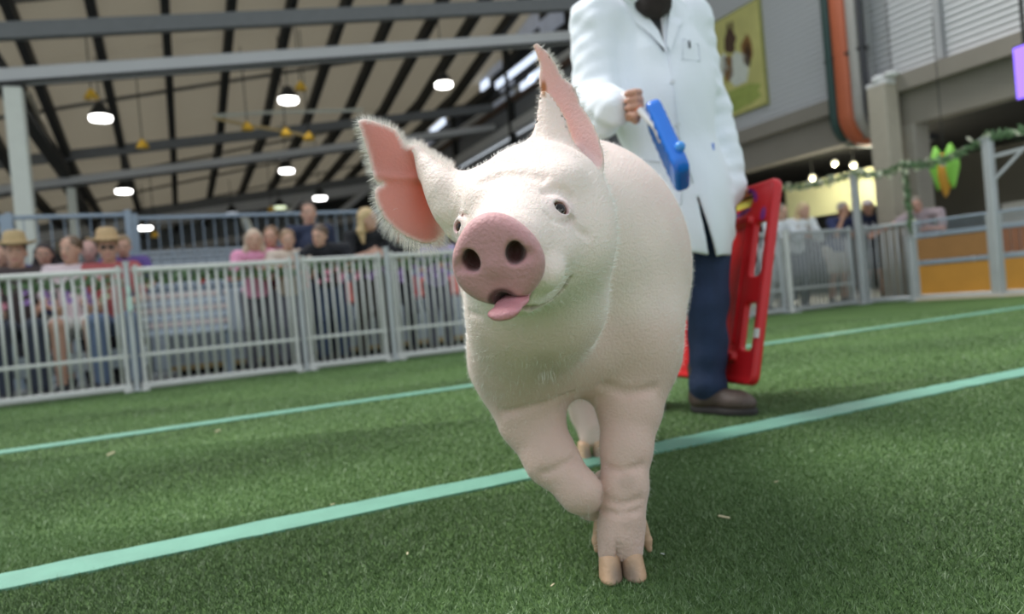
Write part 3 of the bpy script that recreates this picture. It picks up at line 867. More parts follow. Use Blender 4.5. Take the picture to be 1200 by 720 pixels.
def beam(v_, z0, u0, u1, h, label, top=None):
    root = thing('roof_truss', tuple(A(u0, v_, z0)), label, 'truss')
    P = lambda a, dz=0: A(a, v_, z0 + (a + 2.15) * BS + dz)
    MB().bar(P(u0), P(u1), .16, h, bevel=.03).build('bottom_chord', M_BEAM, root)
    MB().bar(P(u0, -h * .42), P(u1, -h * .42), .24, .03).build('flange', M_DARK, root)
    if top:
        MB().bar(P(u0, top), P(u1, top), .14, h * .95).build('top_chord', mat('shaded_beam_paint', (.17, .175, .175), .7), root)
beam(12.0, 4.18, -2.2, 9.2, .24, 'nearest grey roof truss running from the big cream column', .64)
beam(19.8, 4.20, -8.8, 9.2, .24, 'second grey roof truss from the camera, above the middle lamps', .62)
beam(27.5, 4.05, -8.8, 9.2, .42, 'third grey roof truss, low over the seating', .3)
beam(32.5, 3.45, -8.8, 9.2, .35, 'farthest grey roof truss in front of the back wall')
for i, (v_, w, l) in enumerate(((12.0, .23, 'thick cream column at the upper left edge'), (19.8, .19, 'second cream column behind the seated spectators'), (27.5, .2, 'farthest slim cream column at left'))):
    u_ = CU[i]; root = thing('roof_column', tuple(A(u_, v_, 0)), l, 'column')
    MB().box(A(u_, v_, 2.03), (U * w / 2, V * w / 2, ZA * 2.03), .02).build('shaft', M_COLUMN, root)
    MB().box(A(u_, v_, .02), (U * w * .8, V * w * .8, ZA * .02)).build('base_plate', M_DARK, root)
    MB().box(A(u_, v_, 4.09), (U * w * .6, V * w * .6, ZA * .03)).build('cap_plate', M_DARK, root)
for (a, b, l) in ((A(-2.05, 12, 4.1), A(-2.12, 19.8, 4.1), 'dark eaves girder running back between the cream columns'), (A(-2.1, 19.8, 3.85), A(-2.2, 27.2, 3.75), 'dark eaves girder between the second and third cream columns')):
    tag(MB().bar(a + ZA * .35, b + ZA * .35, .22, .30).build('eaves_girder', M_DARK), l, 'girder')
# diagonal metallic pipe by the columns
M_BRASS = mat('dull_duct_metal', (.50, .44, .34), .35, .6)
tag(MB().tube([W(32, 108, 11.5), W(70, 192, 16.5)], .055, 10).build('drain_pipe', M_BRASS, smooth=True), 'shiny diagonal pipe between the first two cream columns', 'pipe')
tag(MB().tube([W(99, 237, 20.5), W(111, 255, 21.5)], .07, 10).build('drain_pipe_section', M_BRASS, smooth=True), 'short shiny pipe section behind the second cream column', 'pipe')
# slanted braces under the third truss
tag(MB().bar(W(336, 252, 24), W(352, 232, 24.5), .14).build('truss_brace', M_BEAM), 'grey slanted brace below the truss, left of the dark opening', 'brace')
tag(MB().bar(W(398, 250, 24), W(428, 224, 25), .16).build('truss_brace', M_BEAM), 'grey slanted brace just left of the pig ear', 'brace')
tag(MB().bar(W(286, 256, 17), W(300, 286, 16.5), .14).build('stair_rail', M_COLUMN), 'pale slanted handrail above the child in pink', 'handrail')

# lamps
M_LAMP = mat('lamp_white', (1, .98, .95), .4, var=0, emit=7.0)
M_LAMPY = mat('lamp_pale_green', (.85, .95, .65), .4, var=0, emit=1.0)
lamps = [(118, 138, 14, 'nearest round ceiling lamp at upper left'), (338, 117, 15, 'round ceiling lamp beside the yellow bell, above the centre left'), (520, 99, 16.5, 'round ceiling lamp between the two pig ears'),
         (145, 224, 19, 'round ceiling lamp above the seated spectators'), (336, 200, 20, 'round ceiling lamp above the leaning man'), (375, 232, 22, 'small ceiling lamp just left of the pig ear'),
         (170, 267, 22, 'small low ceiling lamp above the railing at left'), (272, 250, 25, 'dim far lamp above the silver seating'), (328, 243, 24, 'pale green lamp next to a yellow fitting')]
for (x, y, d, l) in lamps:
    c = W(x, y, d); root = thing('ceiling_lamp', tuple(c), l, 'lamp', 'round hall lamps')
    rr = .20; m = M_LAMPY if 'green' in l else M_LAMP
    if 'dim' in l: m = mat('lamp_dim', (.62, .66, .72), .4, emit=.5)
    MB().tube([c - ZA * .05, c + ZA * .02], [rr * .96, rr], 24).build('diffuser', m, root)
    MB().tube([c + ZA * .02, c + ZA * .10, c + ZA * .28], [rr * 1.05, rr * .9, rr * .35], 20).build('housing', M_DARK, root, True)
    zt = zr(c @ U, c @ V); MB().tube([c + ZA * .28, np.array([c[0], c[1], max(zt - .02, c[2] + .4)])], .012, 6).build('stem', M_DARK, root)
M_YEL = mat('yellow_fitting', (.95, .55, .05), .5, var=.1, emit=.0)
for (x, y, d, l) in [(107, 111, 13, 'yellow bell fitting at upper left beside the nearest lamp'), (352, 101, 15, 'yellow bell fitting right beside the centre left lamp'), (167, 169, 15, 'yellow fitting on the second purlin, left'),
                     (290, 148, 15.5, 'small yellow fitting, left end of the yellow cable'), (335, 155, 15.6, 'small yellow fitting in the middle of the cable'), (362, 160, 15.7, 'small yellow fitting at the right end of the cable'),
                     (182, 275, 21, 'yellow fitting low beside the small lamp'), (318, 245, 23, 'yellow fitting beside the pale green lamp')]:
    c = W(x, y, d); root = thing('yellow_fitting', tuple(c), l, 'fitting', 'yellow roof fittings')
    MB().tube([c - ZA * .08, c - ZA * .02, c + ZA * .06, c + ZA * .10], [.13, .11, .06, .03], 12).build('bell', M_YEL, root, True)
    zt = zr(c @ U, c @ V); MB().tube([c + ZA * .1, np.array([c[0], c[1], max(zt - .02, c[2] + .3)])], .012, 6).build('stem', M_DARK, root)
tag(MB().tube([W(250, 138, 15.6), W(290, 147, 15.7), W(335, 154, 15.8), W(366, 161, 15.9)], .035, 8).build('yellow_cable', mat('yellow_beige_cable', (.50, .38, .18), .5)), 'yellowish cable slung between the roof purlins', 'cable')
tag(MB().tube([W(250, 136, 16.5), W(310, 132, 16.8), W(425, 129, 17.2)], .04, 8).build('tie_rod', M_COLUMN), 'thin pale tie rod under the roof near the pig ear tip', 'rod')

# ================================================================== PIG
def R_(px, d): return px * d / F_PX
SN = W(581, 306, 0.80)            # centre of the snout disc
KN = W(630, 246, 1.065)           # centre of the skull
hn = unit(SN - KN)
_r = unit(np.array([1, 0, 0.14])); _r = unit(_r - hn * (_r @ hn))
hu = np.cross(_r, -hn); hu = unit(hu); hr = _r
if hu[2] < 0: hu = -hu
HL = np.linalg.norm(SN - KN)
def H(x, y, z): return KN + hr * x + hn * y + hu * z
HAX = (hr, hn, hu)
def bounded(f, c, R, pad=0.03):
    c = np.array(c, float)
    def g(P):
        r = np.linalg.norm(P - c, axis=1); out = r - R + pad * .5
        m = r < R + pad
        if m.any(): out[m] = f(P[m])
        return out
    return g
def poly_sdf(poly, x, y):
    poly = np.array(poly, float); n = len(poly)
    d = np.full(len(x), 1e18); s = np.ones(len(x))
    for i in range(n):
        a = poly[i]; b = poly[(i - 1) % n]; e = b - a
        wx, wy = x - a[0], y - a[1]
        t = np.clip((wx * e[0] + wy * e[1]) / (e @ e), 0, 1)
        d = np.minimum(d, (wx - e[0] * t) ** 2 + (wy - e[1] * t) ** 2)
        c1 = y >= a[1]; c2 = y < b[1]; c3 = e[0] * wy > e[1] * wx
        fl = (c1 & c2 & c3) | (~c1 & ~c2 & ~c3)
        s = np.where(fl, -s, s)
    return s * np.sqrt(d)
def smooth_poly(poly, it=1):
    p = np.array(poly, float)
    for _ in range(it):
        q = np.roll(p, -1, 0); p = np.stack([p * .8 + q * .2, p * .2 + q * .8], 1).reshape(-1, 2)
    return p
def sheet(poly, dfun, t, c, R):
    """ear blade: outline in the plane facing the nose, its own depth profile and thickness"""
    poly = smooth_poly(poly)
    def f(P):
        x, y, d = to_px(P)
        e = poly_sdf(poly, x, y) * d / F_PX
        edge = np.clip(-e / 0.02, 0, 1)
        th = t * (.68 + .32 * edge)
        s = np.abs(d - dfun(x, y)) - th
        return smax(e, s * .93, 0.004)
    return bounded(f, c, R)
EAR_R = [(540, 206), (524, 193), (505, 181), (490, 168), (482, 170), (476, 172), (472, 164), (466, 153), (455, 147), (440, 142), (426, 139), (419, 141),
         (421, 150), (427, 168), (433, 190), (437, 208), (441, 214), (449, 216), (442, 219), (438, 226), (441, 240), (449, 256), (463, 271), (480, 281), (496, 287), (510, 286), (521, 276), (533, 262), (545, 240)]
def ear_r_depth(x, y):
    v = (x - 430) / 90.0
    return 1.075 + .052 * np.clip(v, 0, 1.3) ** 1.5 - .00035 * (y - 215) - .0045 * np.exp(-((y - (206 + (x - 430) * .06)) / 5.0) ** 2) * (v > 0) + .012 * np.sin((y - 190) / 48.0)
EAR_L = [(622, 46), (631, 51), (643, 62), (651, 74), (658, 88), (664, 94), (672, 100), (677, 110), (680, 121), (689, 134), (698, 150), (704, 166), (709, 186), (707, 197), (699, 205), (690, 208), (684, 222), (640, 214), (628, 175), (630, 140), (634, 112), (631, 92), (633, 78), (628, 64)]
def ear_l_depth(x, y):
    return 1.105 - .0009 * (x - 660) + .010 * np.sin((y - 60) / 45.0) + .00028 * (y - 120) - .0003 * np.abs(x - 655)
FOLD = [(636, 104), (646, 112), (656, 126), (665, 144), (672, 168), (678, 190), (688, 212), (690, 232), (655, 240), (626, 200), (624, 170), (629, 135), (632, 112)]
def fold_depth(x, y):
    xe = 636 + (y - 108) * .42            # free edge line
    return 1.092 - .020 * ss(108, 200, y) + .00055 * np.maximum(640 - x, 0) + .0004 * np.maximum(x - xe, 0) - .0003 * np.maximum(y - 190, 0)

def C(x, y, d): return W(x, y, d)
head_ops = [
    ('+', .05, ell(H(0, -.005, .008), (.100, .125, .088), HAX)),
    ('+', .05, cone(H(0, .02, -.012), H(0, HL - .060, -.003), .086, .0490)),
    ('+', .04, cone(H(.0, .06, -.062), H(.0, .220, -.057), .064, .0305)),       # lower jaw
    ('+', .05, ell(H(-.052, .055, -.045), (.052, .085, .062), HAX)),          # cheeks
    ('+', .05, ell(H(.052, .055, -.045), (.056, .085, .062), HAX)),
    ('+', .03, ell(H(-.032, .165, -.026), (.030, .05, .026), HAX)),           # upper lips
    ('+', .03, ell(H(.034, .165, -.026), (.032, .05, .026), HAX)),
    ('+', .03, ell(H(-.052, .075, .046), (.026, .035, .022), HAX)),           # brows
    ('+', .03, ell(H(.052, .075, .046), (.026, .035, .022), HAX)),
]
def disc(P):
    q = (P - SN) @ np.array([hr, hn, hu]).T
    x, y, z = q[:, 0], q[:, 1], q[:, 2]
    # rounded shield: a little wider below the middle
    w = .0505 * (1 + .10 * ss(.03, -.03, z) - .10 * ss(.01, .05, z)); hh = .0535
    r = np.sqrt((x / w) ** 2 + (z / hh) ** 2)
    rad = (r - 1) * .048
    dome = .008 * np.clip(r, 0, 1.2) ** 2 - .003 * np.exp(-((z + .004) / .012) ** 2) * np.exp(-(x / .012) ** 2)
    s = np.abs(y + dome - .0) - .0135
    return smax(rad, s, .014)
fdisc = bounded(disc, SN, .07)
head_ops += [('+', .012, fdisc)]
for sx in (-1, 1):
    a = H(0, 0, 0) + (SN - KN)
    c = SN + hr * sx * .0245 + hu * .007 + hn * .006
    axn = unit(hu + hr * sx * .25); axx = unit(hr - hu * sx * .25)
    head_ops.append(('-', .006, bounded(ell(c - hn * .002, (.0100, .018, .0135), (axx, unit(np.cross(axx, axn)), axn)), c, .04)))
    head_ops.append(('-', .008, bounded(ell(c + hr * sx * .012 - hu * .004 + hn * .008, (.013, .010, .0075), (unit(hr - hu * sx * .2), hn, unit(hu + hr * sx * .2))), c, .05)))
body_ops = [
    ('+', .10, ell(C(674, 318, 1.43), (.218, .25, .245))),                     # shoulders
    ('+', .14, ell(C(672, 322, 1.80), (.232, .42, .245))),                     # barrel
    ('+', .12, ell(C(676, 318, 2.12), (.215, .26, .235))),                     # rump
    ('+', .09, cone(C(636, 262, 1.17), C(662, 290, 1.36), .115, .185)),        # neck
    ('+', .028, ell(C(638, 346, 1.105), (.098, .11, .112))),                     # throat and jowl
    ('+', .04, ell(C(594, 358, 1.13), (.066, .09, .090))),
    ('+', .07, ell(C(622, 405, 1.22), (.100, .10, .085))),                     # brisket
    ('+', .05, ell(C(610, 418, 1.27), (.082, .10, .10))),
    ('+', .06, ell(C(735, 400, 1.32), (.094, .12, .115))),                     # left shoulder
    ('+', .05, ell(C(660, 415, 1.30), (.10, .12, .07))),
]
LEG_STAND = (.035, compose([('+', .05, chain([C(738, 425, 1.31), C(738, 478, 1.265), C(734, 525, 1.235), C(731, 572, 1.215), C(729, 605, 1.20), C(727.5, 628, 1.19)], [.080, .054, .0415, .0380, .0335, .0330], .02)),
    ('+', .016, cone(C(715, 618, 1.195), C(713.5, 648, 1.180), .0182, .0178)),
    ('+', .016, cone(C(740, 618, 1.195), C(740.5, 648, 1.180), .0182, .0178))]))
LEG_LIFT = (.035, chain([C(604, 430, 1.31), C(622, 490, 1.26), C(646, 538, 1.225), C(680, 577, 1.195), C(694, 588, 1.25), C(712, 570, 1.34), C(724, 560, 1.42)], [.082, .055, .043, .0325, .028, .027, .029], .02))
LEG_HIND = (.06, compose([('+', .05, chain([C(660, 360, 2.15), C(662, 420, 2.10), C(680, 458, 2.16), C(688, 485, 2.12), C(695, 503, 2.08)], [.15, .10, .052, .044, .042], .03)),
    ('+', .02, cone(C(687, 500, 2.09), C(688, 516, 2.06), .022, .020)), ('+', .02, cone(C(702, 500, 2.09), C(703, 516, 2.06), .022, .020))]))
LEG_HIND_B = (.06, chain([C(735, 370, 2.20), C(745, 420, 2.12), C(748, 455, 2.20), C(738, 492, 2.20), C(736, 503, 2.19)], [.14, .095, .052, .040, .040], .03))
_tr = C(678, 262, 2.36)
TAIL = bounded(chain([_tr, _tr + np.array([.0, .05, -.01]), _tr + np.array([.03, .08, -.05]), _tr + np.array([.05, .06, -.10]), _tr + np.array([.02, .04, -.13]), _tr + np.array([.0, .07, -.17])], [.022, .015, .012, .010, .009, .006], .01), _tr, .25)
def body_d(P):
    b = smin(compose(body_ops)(P), TAIL(P), .02); d = b
    for k, g in (LEG_STAND, LEG_LIFT, LEG_HIND, LEG_HIND_B):
        d = np.minimum(d, smin(b, g(P), k))
    return d
# neck is joined first so that the head blends into it
ears = [
    ('+', .016, sheet(EAR_R, ear_r_depth, .0050, C(480, 215, 1.1), .135)),
    ('+', .030, bounded(chain([C(488, 176, 1.092), C(506, 200, 1.082), C(524, 222, 1.068), C(548, 232, 1.06)], [.006, .016, .027, .040], .02), C(515, 205, 1.08), .11)),
    ('+', .020, bounded(chain([C(516, 215, 1.075), C(524, 248, 1.060), C(528, 272, 1.062)], [.020, .018, .008], .015), C(520, 245, 1.06), .08)),
    ('+', .016, sheet(EAR_L, ear_l_depth, .0050, C(665, 130, 1.13), .165)),
    ('+', .012, sheet(FOLD, fold_depth, .0048, C(655, 170, 1.1), .12)),
    ('+', .035, bounded(cone(C(630, 180, 1.10), C(640, 225, 1.09), .012, .045), C(635, 200, 1.1), .09)),
    ('+', .030, bounded(cone(C(660, 190, 1.10), C(660, 228, 1.09), .014, .045), C(660, 210, 1.1), .09)),
]
pig0 = compose(body_ops + head_ops[:0])
def merge(P):
    return smin(body_d(P), compose(head_ops)(P), .05)
pig_a = compose([('+', .01, merge)] + ears)
def hit(f, x, y, d0=.6, d1=2.6):
    o = CC; r = W(x, y, 1.0) - CC; d = d0
    for _ in range(120):
        e = f((o + r * d)[None])[0]
        if e < 2e-4: break
        d += max(e * .7, 2e-4)
        if d > d1: return None
    return o + r * d
EYES = []
head_nd = compose([o for o in head_ops if o[0] == '+' and o[2] is not fdisc])
pig_nd = lambda P: smin(body_d(P), head_nd(P), .05)
for (x, y, out) in ((657, 244, .004), (540, 266, .003)):
    p = hit(pig_nd, x, y)
    if p is None: p = hit(pig_nd, x + 5, y)
    n = grad(pig_nd, p[None])[1][0]
    EYES.append((p, n, p - n * (.0075 if x > 600 else .0045)))
print('eyes', [(e[0].round(3), e[1].round(2)) for e in EYES], 'SN', SN, 'KN', KN, HL)
det = []
for ei, (p, n, c) in enumerate(EYES):
    esc = 1.0 if ei == 0 else .80
    ax = unit(hr - n * (hr @ n)); az = unit(np.cross(ax, n)); az = az if az @ hu > 0 else -az
    look = unit(n * .75 + unit(CC - p) * (.5 if ei == 0 else 1.0))
    det += [('+', .014, bounded(ell(c, (.019, .0145, .0145), (ax, n, az)), c, .04)),
            ('-', .0025, bounded(ell(c + look * .012, (.0112 * esc, .013, .0090 * esc), (ax, look, az)), c, .04))]
GP = []
def groove(pts, r, k=.006, inn=0.0, cur=False):
    P3 = []; gf = compose([('+', .01, pig_a)] + det) if cur else pig_a
    for (x, y) in pts:
        q = hit(gf, x, y)
        if q is not None: P3.append(q)
    if len(P3) < 2: return
    GP.append(np.array(P3)); P3 = np.array(P3); P3 = P3 + grad(gf, P3)[1] * (-inn)
    c = P3.mean(0); R = np.linalg.norm(P3 - c, axis=1).max() + .02
    det.append(('-', k, bounded(chain(list(P3), [r] * len(P3), .004), c, R)))
lp = hit(pig_a, 645, 323)
det.append(('+', .012, bounded(ell(lp - grad(pig_a, lp[None])[1][0] * .012, (.027, .034, .024), HAX), lp, .05)))
groove([(611, 361), (624, 362), (638, 358), (650, 350), (660, 340), (668, 327)], .0030, .0055, .0004, True); MOUTH = GP[-1]
groove([(535, 348), (541, 360), (550, 367), (562, 370)], .0016, .010)
groove([(638, 226), (648, 222), (660, 223), (669, 231)], .0010, .012)
groove([(668, 258), (676, 268), (688, 276)], .0010, .012)
groove([(640, 250), (648, 258), (662, 262), (672, 258)], .0007, .008)
groove([(536, 256), (541, 252), (547, 254)], .0009, .008)
groove([(566, 212), (586, 205), (612, 204), (634, 209)], .0006, .018)
groove([(560, 197), (582, 190), (606, 190)], .0005, .016)
groove([(590, 484), (618, 478), (648, 470), (668, 462)], .0012, .016)
groove([(708, 546), (730, 553), (752, 546)], .0009, .014)
groove([(706, 585), (729, 592), (750, 585)], .0009, .014)
groove([(706, 598), (729, 604), (750, 598)], .0007, .012)
groove([(636, 556), (656, 548), (676, 536)], .0009, .014)
groove([(706, 452), (735, 462), (765, 456)], .0010, .018)
# mouth opening below the disc and the split of the hooves
NO = C(588, 357, .80)
det.append(('-', .006, bounded(ell(NO, (.0115, .026, .0125), HAX), NO, .06)))
MO = SN - hu * .053 - hn * .010 + hr * .010
det.append(('-', .008, bounded(ell(MO, (.015, .024, .010), HAX), MO, .045)))
tip = C(727, 655, 1.165)
det.append(('-', .004, bounded(rbox(C(726, 660, 1.15), (.0016, .05, .035), .001), C(727, 655, 1.16), .07)))
pig_f = compose([('+', .01, pig_a)] + det)

PINK = np.array([.80, .60, .525]); WHITE = np.array([.92, .79, .70]); SNOUT = np.array([.56, .285, .285])
INNER = np.array([.66, .34, .28]); INNER_L = np.array([.86, .60, .57])
def pig_cols(P):
    x, y, d = to_px(P)
    q = (P - KN) @ np.array([hr, hn, hu]).T
    c = np.repeat(PINK[None], len(P), 0)
    hd = ss(1.45, 1.1, d) * ss(480, 380, y)
    c = c + (WHITE - c) * (hd * .75)[:, None]
    c *= (1 + .03 * vnoise(P, 30, 1) + .02 * vnoise(P, 90, 2))[:, None]
    # rosy patches
    rp = ss(.5, 1.2, vnoise(P, 14, 5)) * .25
    c = c + (np.array([.84, .58, .52]) - c) * rp[:, None]
    # snout disc
    dd = disc(P); s = ss(.004, -.0005, dd) * (q[:, 1] > .2); s = np.maximum(s, ss(-.010, -.004, (P - SN) @ hn) * (np.hypot((P - SN) @ hr, (P - SN) @ hu) < .047))
    sc = SNOUT * (1 + .10 * vnoise(P, 60, 3) + .05 * vnoise(P, 200, 4))[:, None]
    rr = (P - SN) @ hu
    sc = sc * (1 + .12 * ss(.0, .05, rr))[:, None]
    c = c + (sc - c) * s[:, None]
    # nostrils: red-brown lining, darkened inside to paint the shade of the hole
    for sx in (-1, 1):
        n_ = SN + hr * sx * .0245 + hu * .007; qa = P - n_; ra = np.linalg.norm(qa - (qa @ hn)[:, None] * hn, axis=1)
        kk = ss(.022, .018, ra) * (np.hypot((P - SN) @ hr, (P - SN) @ hu) < .041) * ((P - SN) @ hn > -.016) * (1 - s); c = c + (SNOUT * .45 - c) * kk[:, None]
        n = SN + hr * sx * .0245 + hu * .007 - hn * .008
        qq = (P - n) @ np.array([hr, hn, hu]).T * np.array([1, .35, 1]); k = ss(.0165, .011, np.linalg.norm(qq, axis=1)) * (np.hypot((P - SN) @ hr, (P - SN) @ hu) < .043) * ss(-.001, -.009, ((P - SN) @ hn) - .012)
        c = c + (np.array([.10, .035, .03]) - c) * k[:, None]
    k = ss(.026, .012, np.linalg.norm(P - (MO - hn * .01), axis=1)); c = c + (np.array([.12, .04, .035]) - c) * k[:, None]  # mouth cavity and notch: inner darkness painted over the skin
    qn = (P - NO) @ np.array([hr, hn, hu]).T; k = ss(.021, .015, np.hypot(qn[:, 0], qn[:, 2])) * ss(.008, -.004, qn[:, 1]) * (np.abs(qn[:, 1]) < .07); c = c + (np.array([.07, .022, .02]) - c) * (k * .9)[:, None]
    # eye rims
    for (p, n, cc) in EYES:
        r = np.linalg.norm(P - cc, axis=1); k = ss(.0175, .0125, r); c = c + (np.array([.62, .30, .28]) - c) * k[:, None]
        k = ss(.034, .018, r) * .35; c = c + (np.array([.80, .60, .62]) - c) * k[:, None]
    mdist = chain(list(MOUTH), [0.0] * len(MOUTH), .002)(P); k = ss(.0060, .0026, mdist) * .9; c = c + (np.array([.34, .19, .16]) - c) * k[:, None]  # shade of the mouth crease painted as a dark line
    # inner ears: bare skin, with red glow and depth shade painted in
    er = poly_sdf(smooth_poly(EAR_R), x, y); near = (d < 1.3) & (d > 1.0)
    _, nn = grad(pig_a, P, 2e-3)
    face = ss(-.1, .35, -nn[:, 1])
    k = near * (np.abs(d - ear_r_depth(x, y)) < .022) * ss(-2.0, -7.0, er) * ss(515, 497, x + (y - 215) * -.18) * face
    ir = INNER * (1 + .12 * vnoise(P, 40, 8))[:, None]
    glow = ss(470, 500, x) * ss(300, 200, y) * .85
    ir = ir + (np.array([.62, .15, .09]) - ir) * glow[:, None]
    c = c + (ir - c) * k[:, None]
    el = poly_sdf(smooth_poly(EAR_L), x, y); fo = poly_sdf(smooth_poly(FOLD), x, y)
    k = near * (np.abs(d - ear_l_depth(x, y)) < .018) * ss(-1.0, -4.0, el) * ss(-.5, 2.5, fo) * face * ss(215, 200, y)
    il = INNER_L * (1 + .05 * vnoise(P, 50, 9))[:, None]
    c = c + (il - c) * k[:, None]
    k = near * ss(5, 2, np.hypot((x - 637), (y - 104) * .35)); c = c + (np.array([.42, .20, .08]) - c) * k[:, None]
    # legs: tan towards the feet, mud stains
    lg = ss(.30, .08, P[:, 2]) * ss(.0, .35, (d < 3)); c = c + (np.array([.80, .60, .50]) - c) * (lg * .6)[:, None]
    cw = ss(.56, .44, P[:, 2]) * (d < 1.6) * ss(350, 400, y) * .55; c = c + (np.array([.66, .44, .35]) - c) * cw[:, None]  # chest and underside shade painted in, warmed against green turf bounce
    k = ss(.25, .9, vnoise(P, 45, 11)) * ss(.22, .12, P[:, 2]) * .35; c = c + (np.array([.45, .32, .24]) - c) * k[:, None]
    for (a, b, r, s) in ((735, 566, 15, .55), (735, 612, 12, .3), (640, 432, 26, .35), (727, 640, 8, .3), (668, 575, 22, .25)):
        k = ss(r, r * .3, np.hypot(x - a, y - b)) * s * (d < 1.4); c = c + (np.array([.50, .36, .28]) - c) * k[:, None]
    return np.clip(c, 0, 1)

pig = thing('pig', (0.15, 1.6, 0), 'large pale pink pig trotting towards the viewer, one front leg lifted, tongue out', 'pig')
M_SKIN = vmat('pig_skin', rough=.55, sub=.12, bump=.5, bscale=220, sheen=.25, translucent=True, spec=.35)
PP, PQ = surface(pig_f, (-.36, .66, -.01), (.62, 2.62, .86), .0044, 2)
_m = (to_px(PP)[2] < 1.03) & (PP[:, 2] > .35)
PP, PQ, _m = refine(PP, PQ, _m, pig_f, .0042)
pcol = pig_cols(PP)
body = mk('body', PP, PQ, M_SKIN, pig, True, pcol)
_x, _y, _d = to_px(PP)
thin = np.zeros(len(PP), np.float32)
_er = poly_sdf(EAR_R, _x, _y); _el = poly_sdf(EAR_L, _x, _y)
_m = (_d > 1.0) & (_d < 1.25)
thin += (_m * (np.abs(_d - ear_r_depth(_x, _y)) < .022) * ss(2, -4, _er) * ss(520, 500, _x)) * .30
thin += (_m * (np.abs(_d - ear_l_depth(_x, _y)) < .018) * ss(2, -3, _el) * ss(205, 180, _y)) * .22
at = body.data.attributes.new('Thin', 'FLOAT', 'POINT'); at.data.foreach_set('value', thin.astype(np.float32))
print('pig verts', len(PP))

# eyeballs
M_EYE = vmat('eye_gloss', rough=.10, spec=.35)
for i, (p, n, c) in enumerate(EYES):
    look = unit(n * .55 + unit(CC - p) * (.6 if i == 0 else 1.1))
    b = MB().ball(c, .0128 if i == 0 else .0118, 32, 20); v = np.array(b.v); cs = ((v - c) / .0128) @ look
    col = np.where((cs > .62)[:, None], np.array([[.012, .008, .006]]), np.array([[.62, .55, .52]]))
    col = np.where(((cs > .55) & (cs <= .84))[:, None], np.array([[.10, .05, .03]]), col)
    mk('eye', v, b.f, M_EYE, pig, True, col)
# tongue
M_TONGUE = mat('tongue_skin', (.62, .27, .29), .35, var=.1, scale=60, bump=.3, bscale=300, sub=.1)
t0 = SN - hu * .046 - hn * .032 + hr * .010
t1 = C(591, 367, .790)
tf = chain([t0, (t0 + t1) / 2 + hn * .006, t1 + hu * .002, t1 - hu * .004 + hn * .002], [.012, .0125, .0120, .0095], .008)
tq = unit(hn * .45 - hu * .0 + hu * .55)
def tongue_f(P):
    s = (P - t1) @ unit(np.cross(hr, unit(t1 - t0)))
    q = P + 0
    # flatten across the thin direction, widen sideways
    nrm = unit(np.cross(hr, unit(t1 - t0)))
    q = P + ((P - t1) @ nrm)[:, None] * nrm * 1.2 - ((P - t1) @ hr)[:, None] * hr * .28
    return tf(q) * .5
tv, tqd = surface(tongue_f, t1 - .06, t1 + .06, .0025, 2)
mk('tongue', tv, tqd, M_TONGUE, pig, True)
# hooves
M_HOOF = vmat('hoof_horn', rough=.45, bump=.5, bscale=120)
def hoof(name, base, fwd, w, l, h, side):
    """one cloven toe: base = ground point under its middle"""
    fwd = unit(fwd); rt = unit(np.cross(fwd, ZA)); base = np.array(base, float)
    def f(P):
        q = P - base; x = q @ rt; y = q @ fwd; z = q[:, 2]
        zz = z / h; ww = w * (1 - .16 * zz); ll = l * (1 - .30 * zz); yc = -l * .22 * zz
        r = (np.sqrt((x / ww) ** 2 + ((y - yc) / ll) ** 2 + 1e-9) - 1) * min(w, l)
        return smax(smax(r, -z, .004), z - h, .012)
    v, qd = surface(f, base - max(l, w) * 1.6, base + np.array([1, 1, 1]) * max(h, l, w) * 1.5, .0032, 2)
    z = (v[:, 2] - base[2]) / h
    c = np.array([.66, .42, .26])[None] * (1 + .12 * vnoise(v, 90, 3))[:, None]
    dk = ss(.55, -.35, ((v - base) @ np.array([1., 0, 0])) * side / w) * ss(1, .3, z) * .75
    c = c + (np.array([.20, .16, .13]) - c) * dk[:, None]
    return mk(name, v, qd, M_HOOF, pig, True, c)
fw = unit(np.array([.0, -1, 0]))
hb = C(727, 655, 1.185); hb[2] = 0
for s in (-1, 1):
    hoof('hoof', hb + np.array([s * .0188, -.008, 0]), fw + np.array([s * .10, 0, 0]), .0198, .036, .046, s)
for (x, y, s) in ((701, 634, -1), (757, 634, 1)):
    p = C(x, y, 1.235)
    f = chain([p + np.array([-s * .008, 0, .030]), p + np.array([s * .001, .0, .0]), p + np.array([s * .004, -.004, -.014])], [.013, .0095, .005], .004)
    v, q = surface(f, p - .05, p + .06, .003, 2)
    mk('dewclaw', v, q, M_HOOF, pig, True, np.repeat([[.58, .38, .24]], len(v), 0))
for (x, y, d, n) in ((692, 518, 2.06, 2), (736, 506, 2.19, 2)):
    b = C(x, y, d); b[2] = 0
    for s in (-1, 1):
        hoof('hoof', b + np.array([s * .021, -.010, 0]), fw, .020, .034, .050, s)
b = C(728, 565, 1.44)
for s in (-1, 1):
    f = chain([b + np.array([s * .016, 0, .0]), b + np.array([s * .017, .035, -.012])], [.020, .010], .004)
    v, q = surface(f, b - .07, b + .08, .0035, 2)
    mk('hoof', v, q, M_HOOF, pig, True, np.repeat([[.56, .38, .25]], len(v), 0))

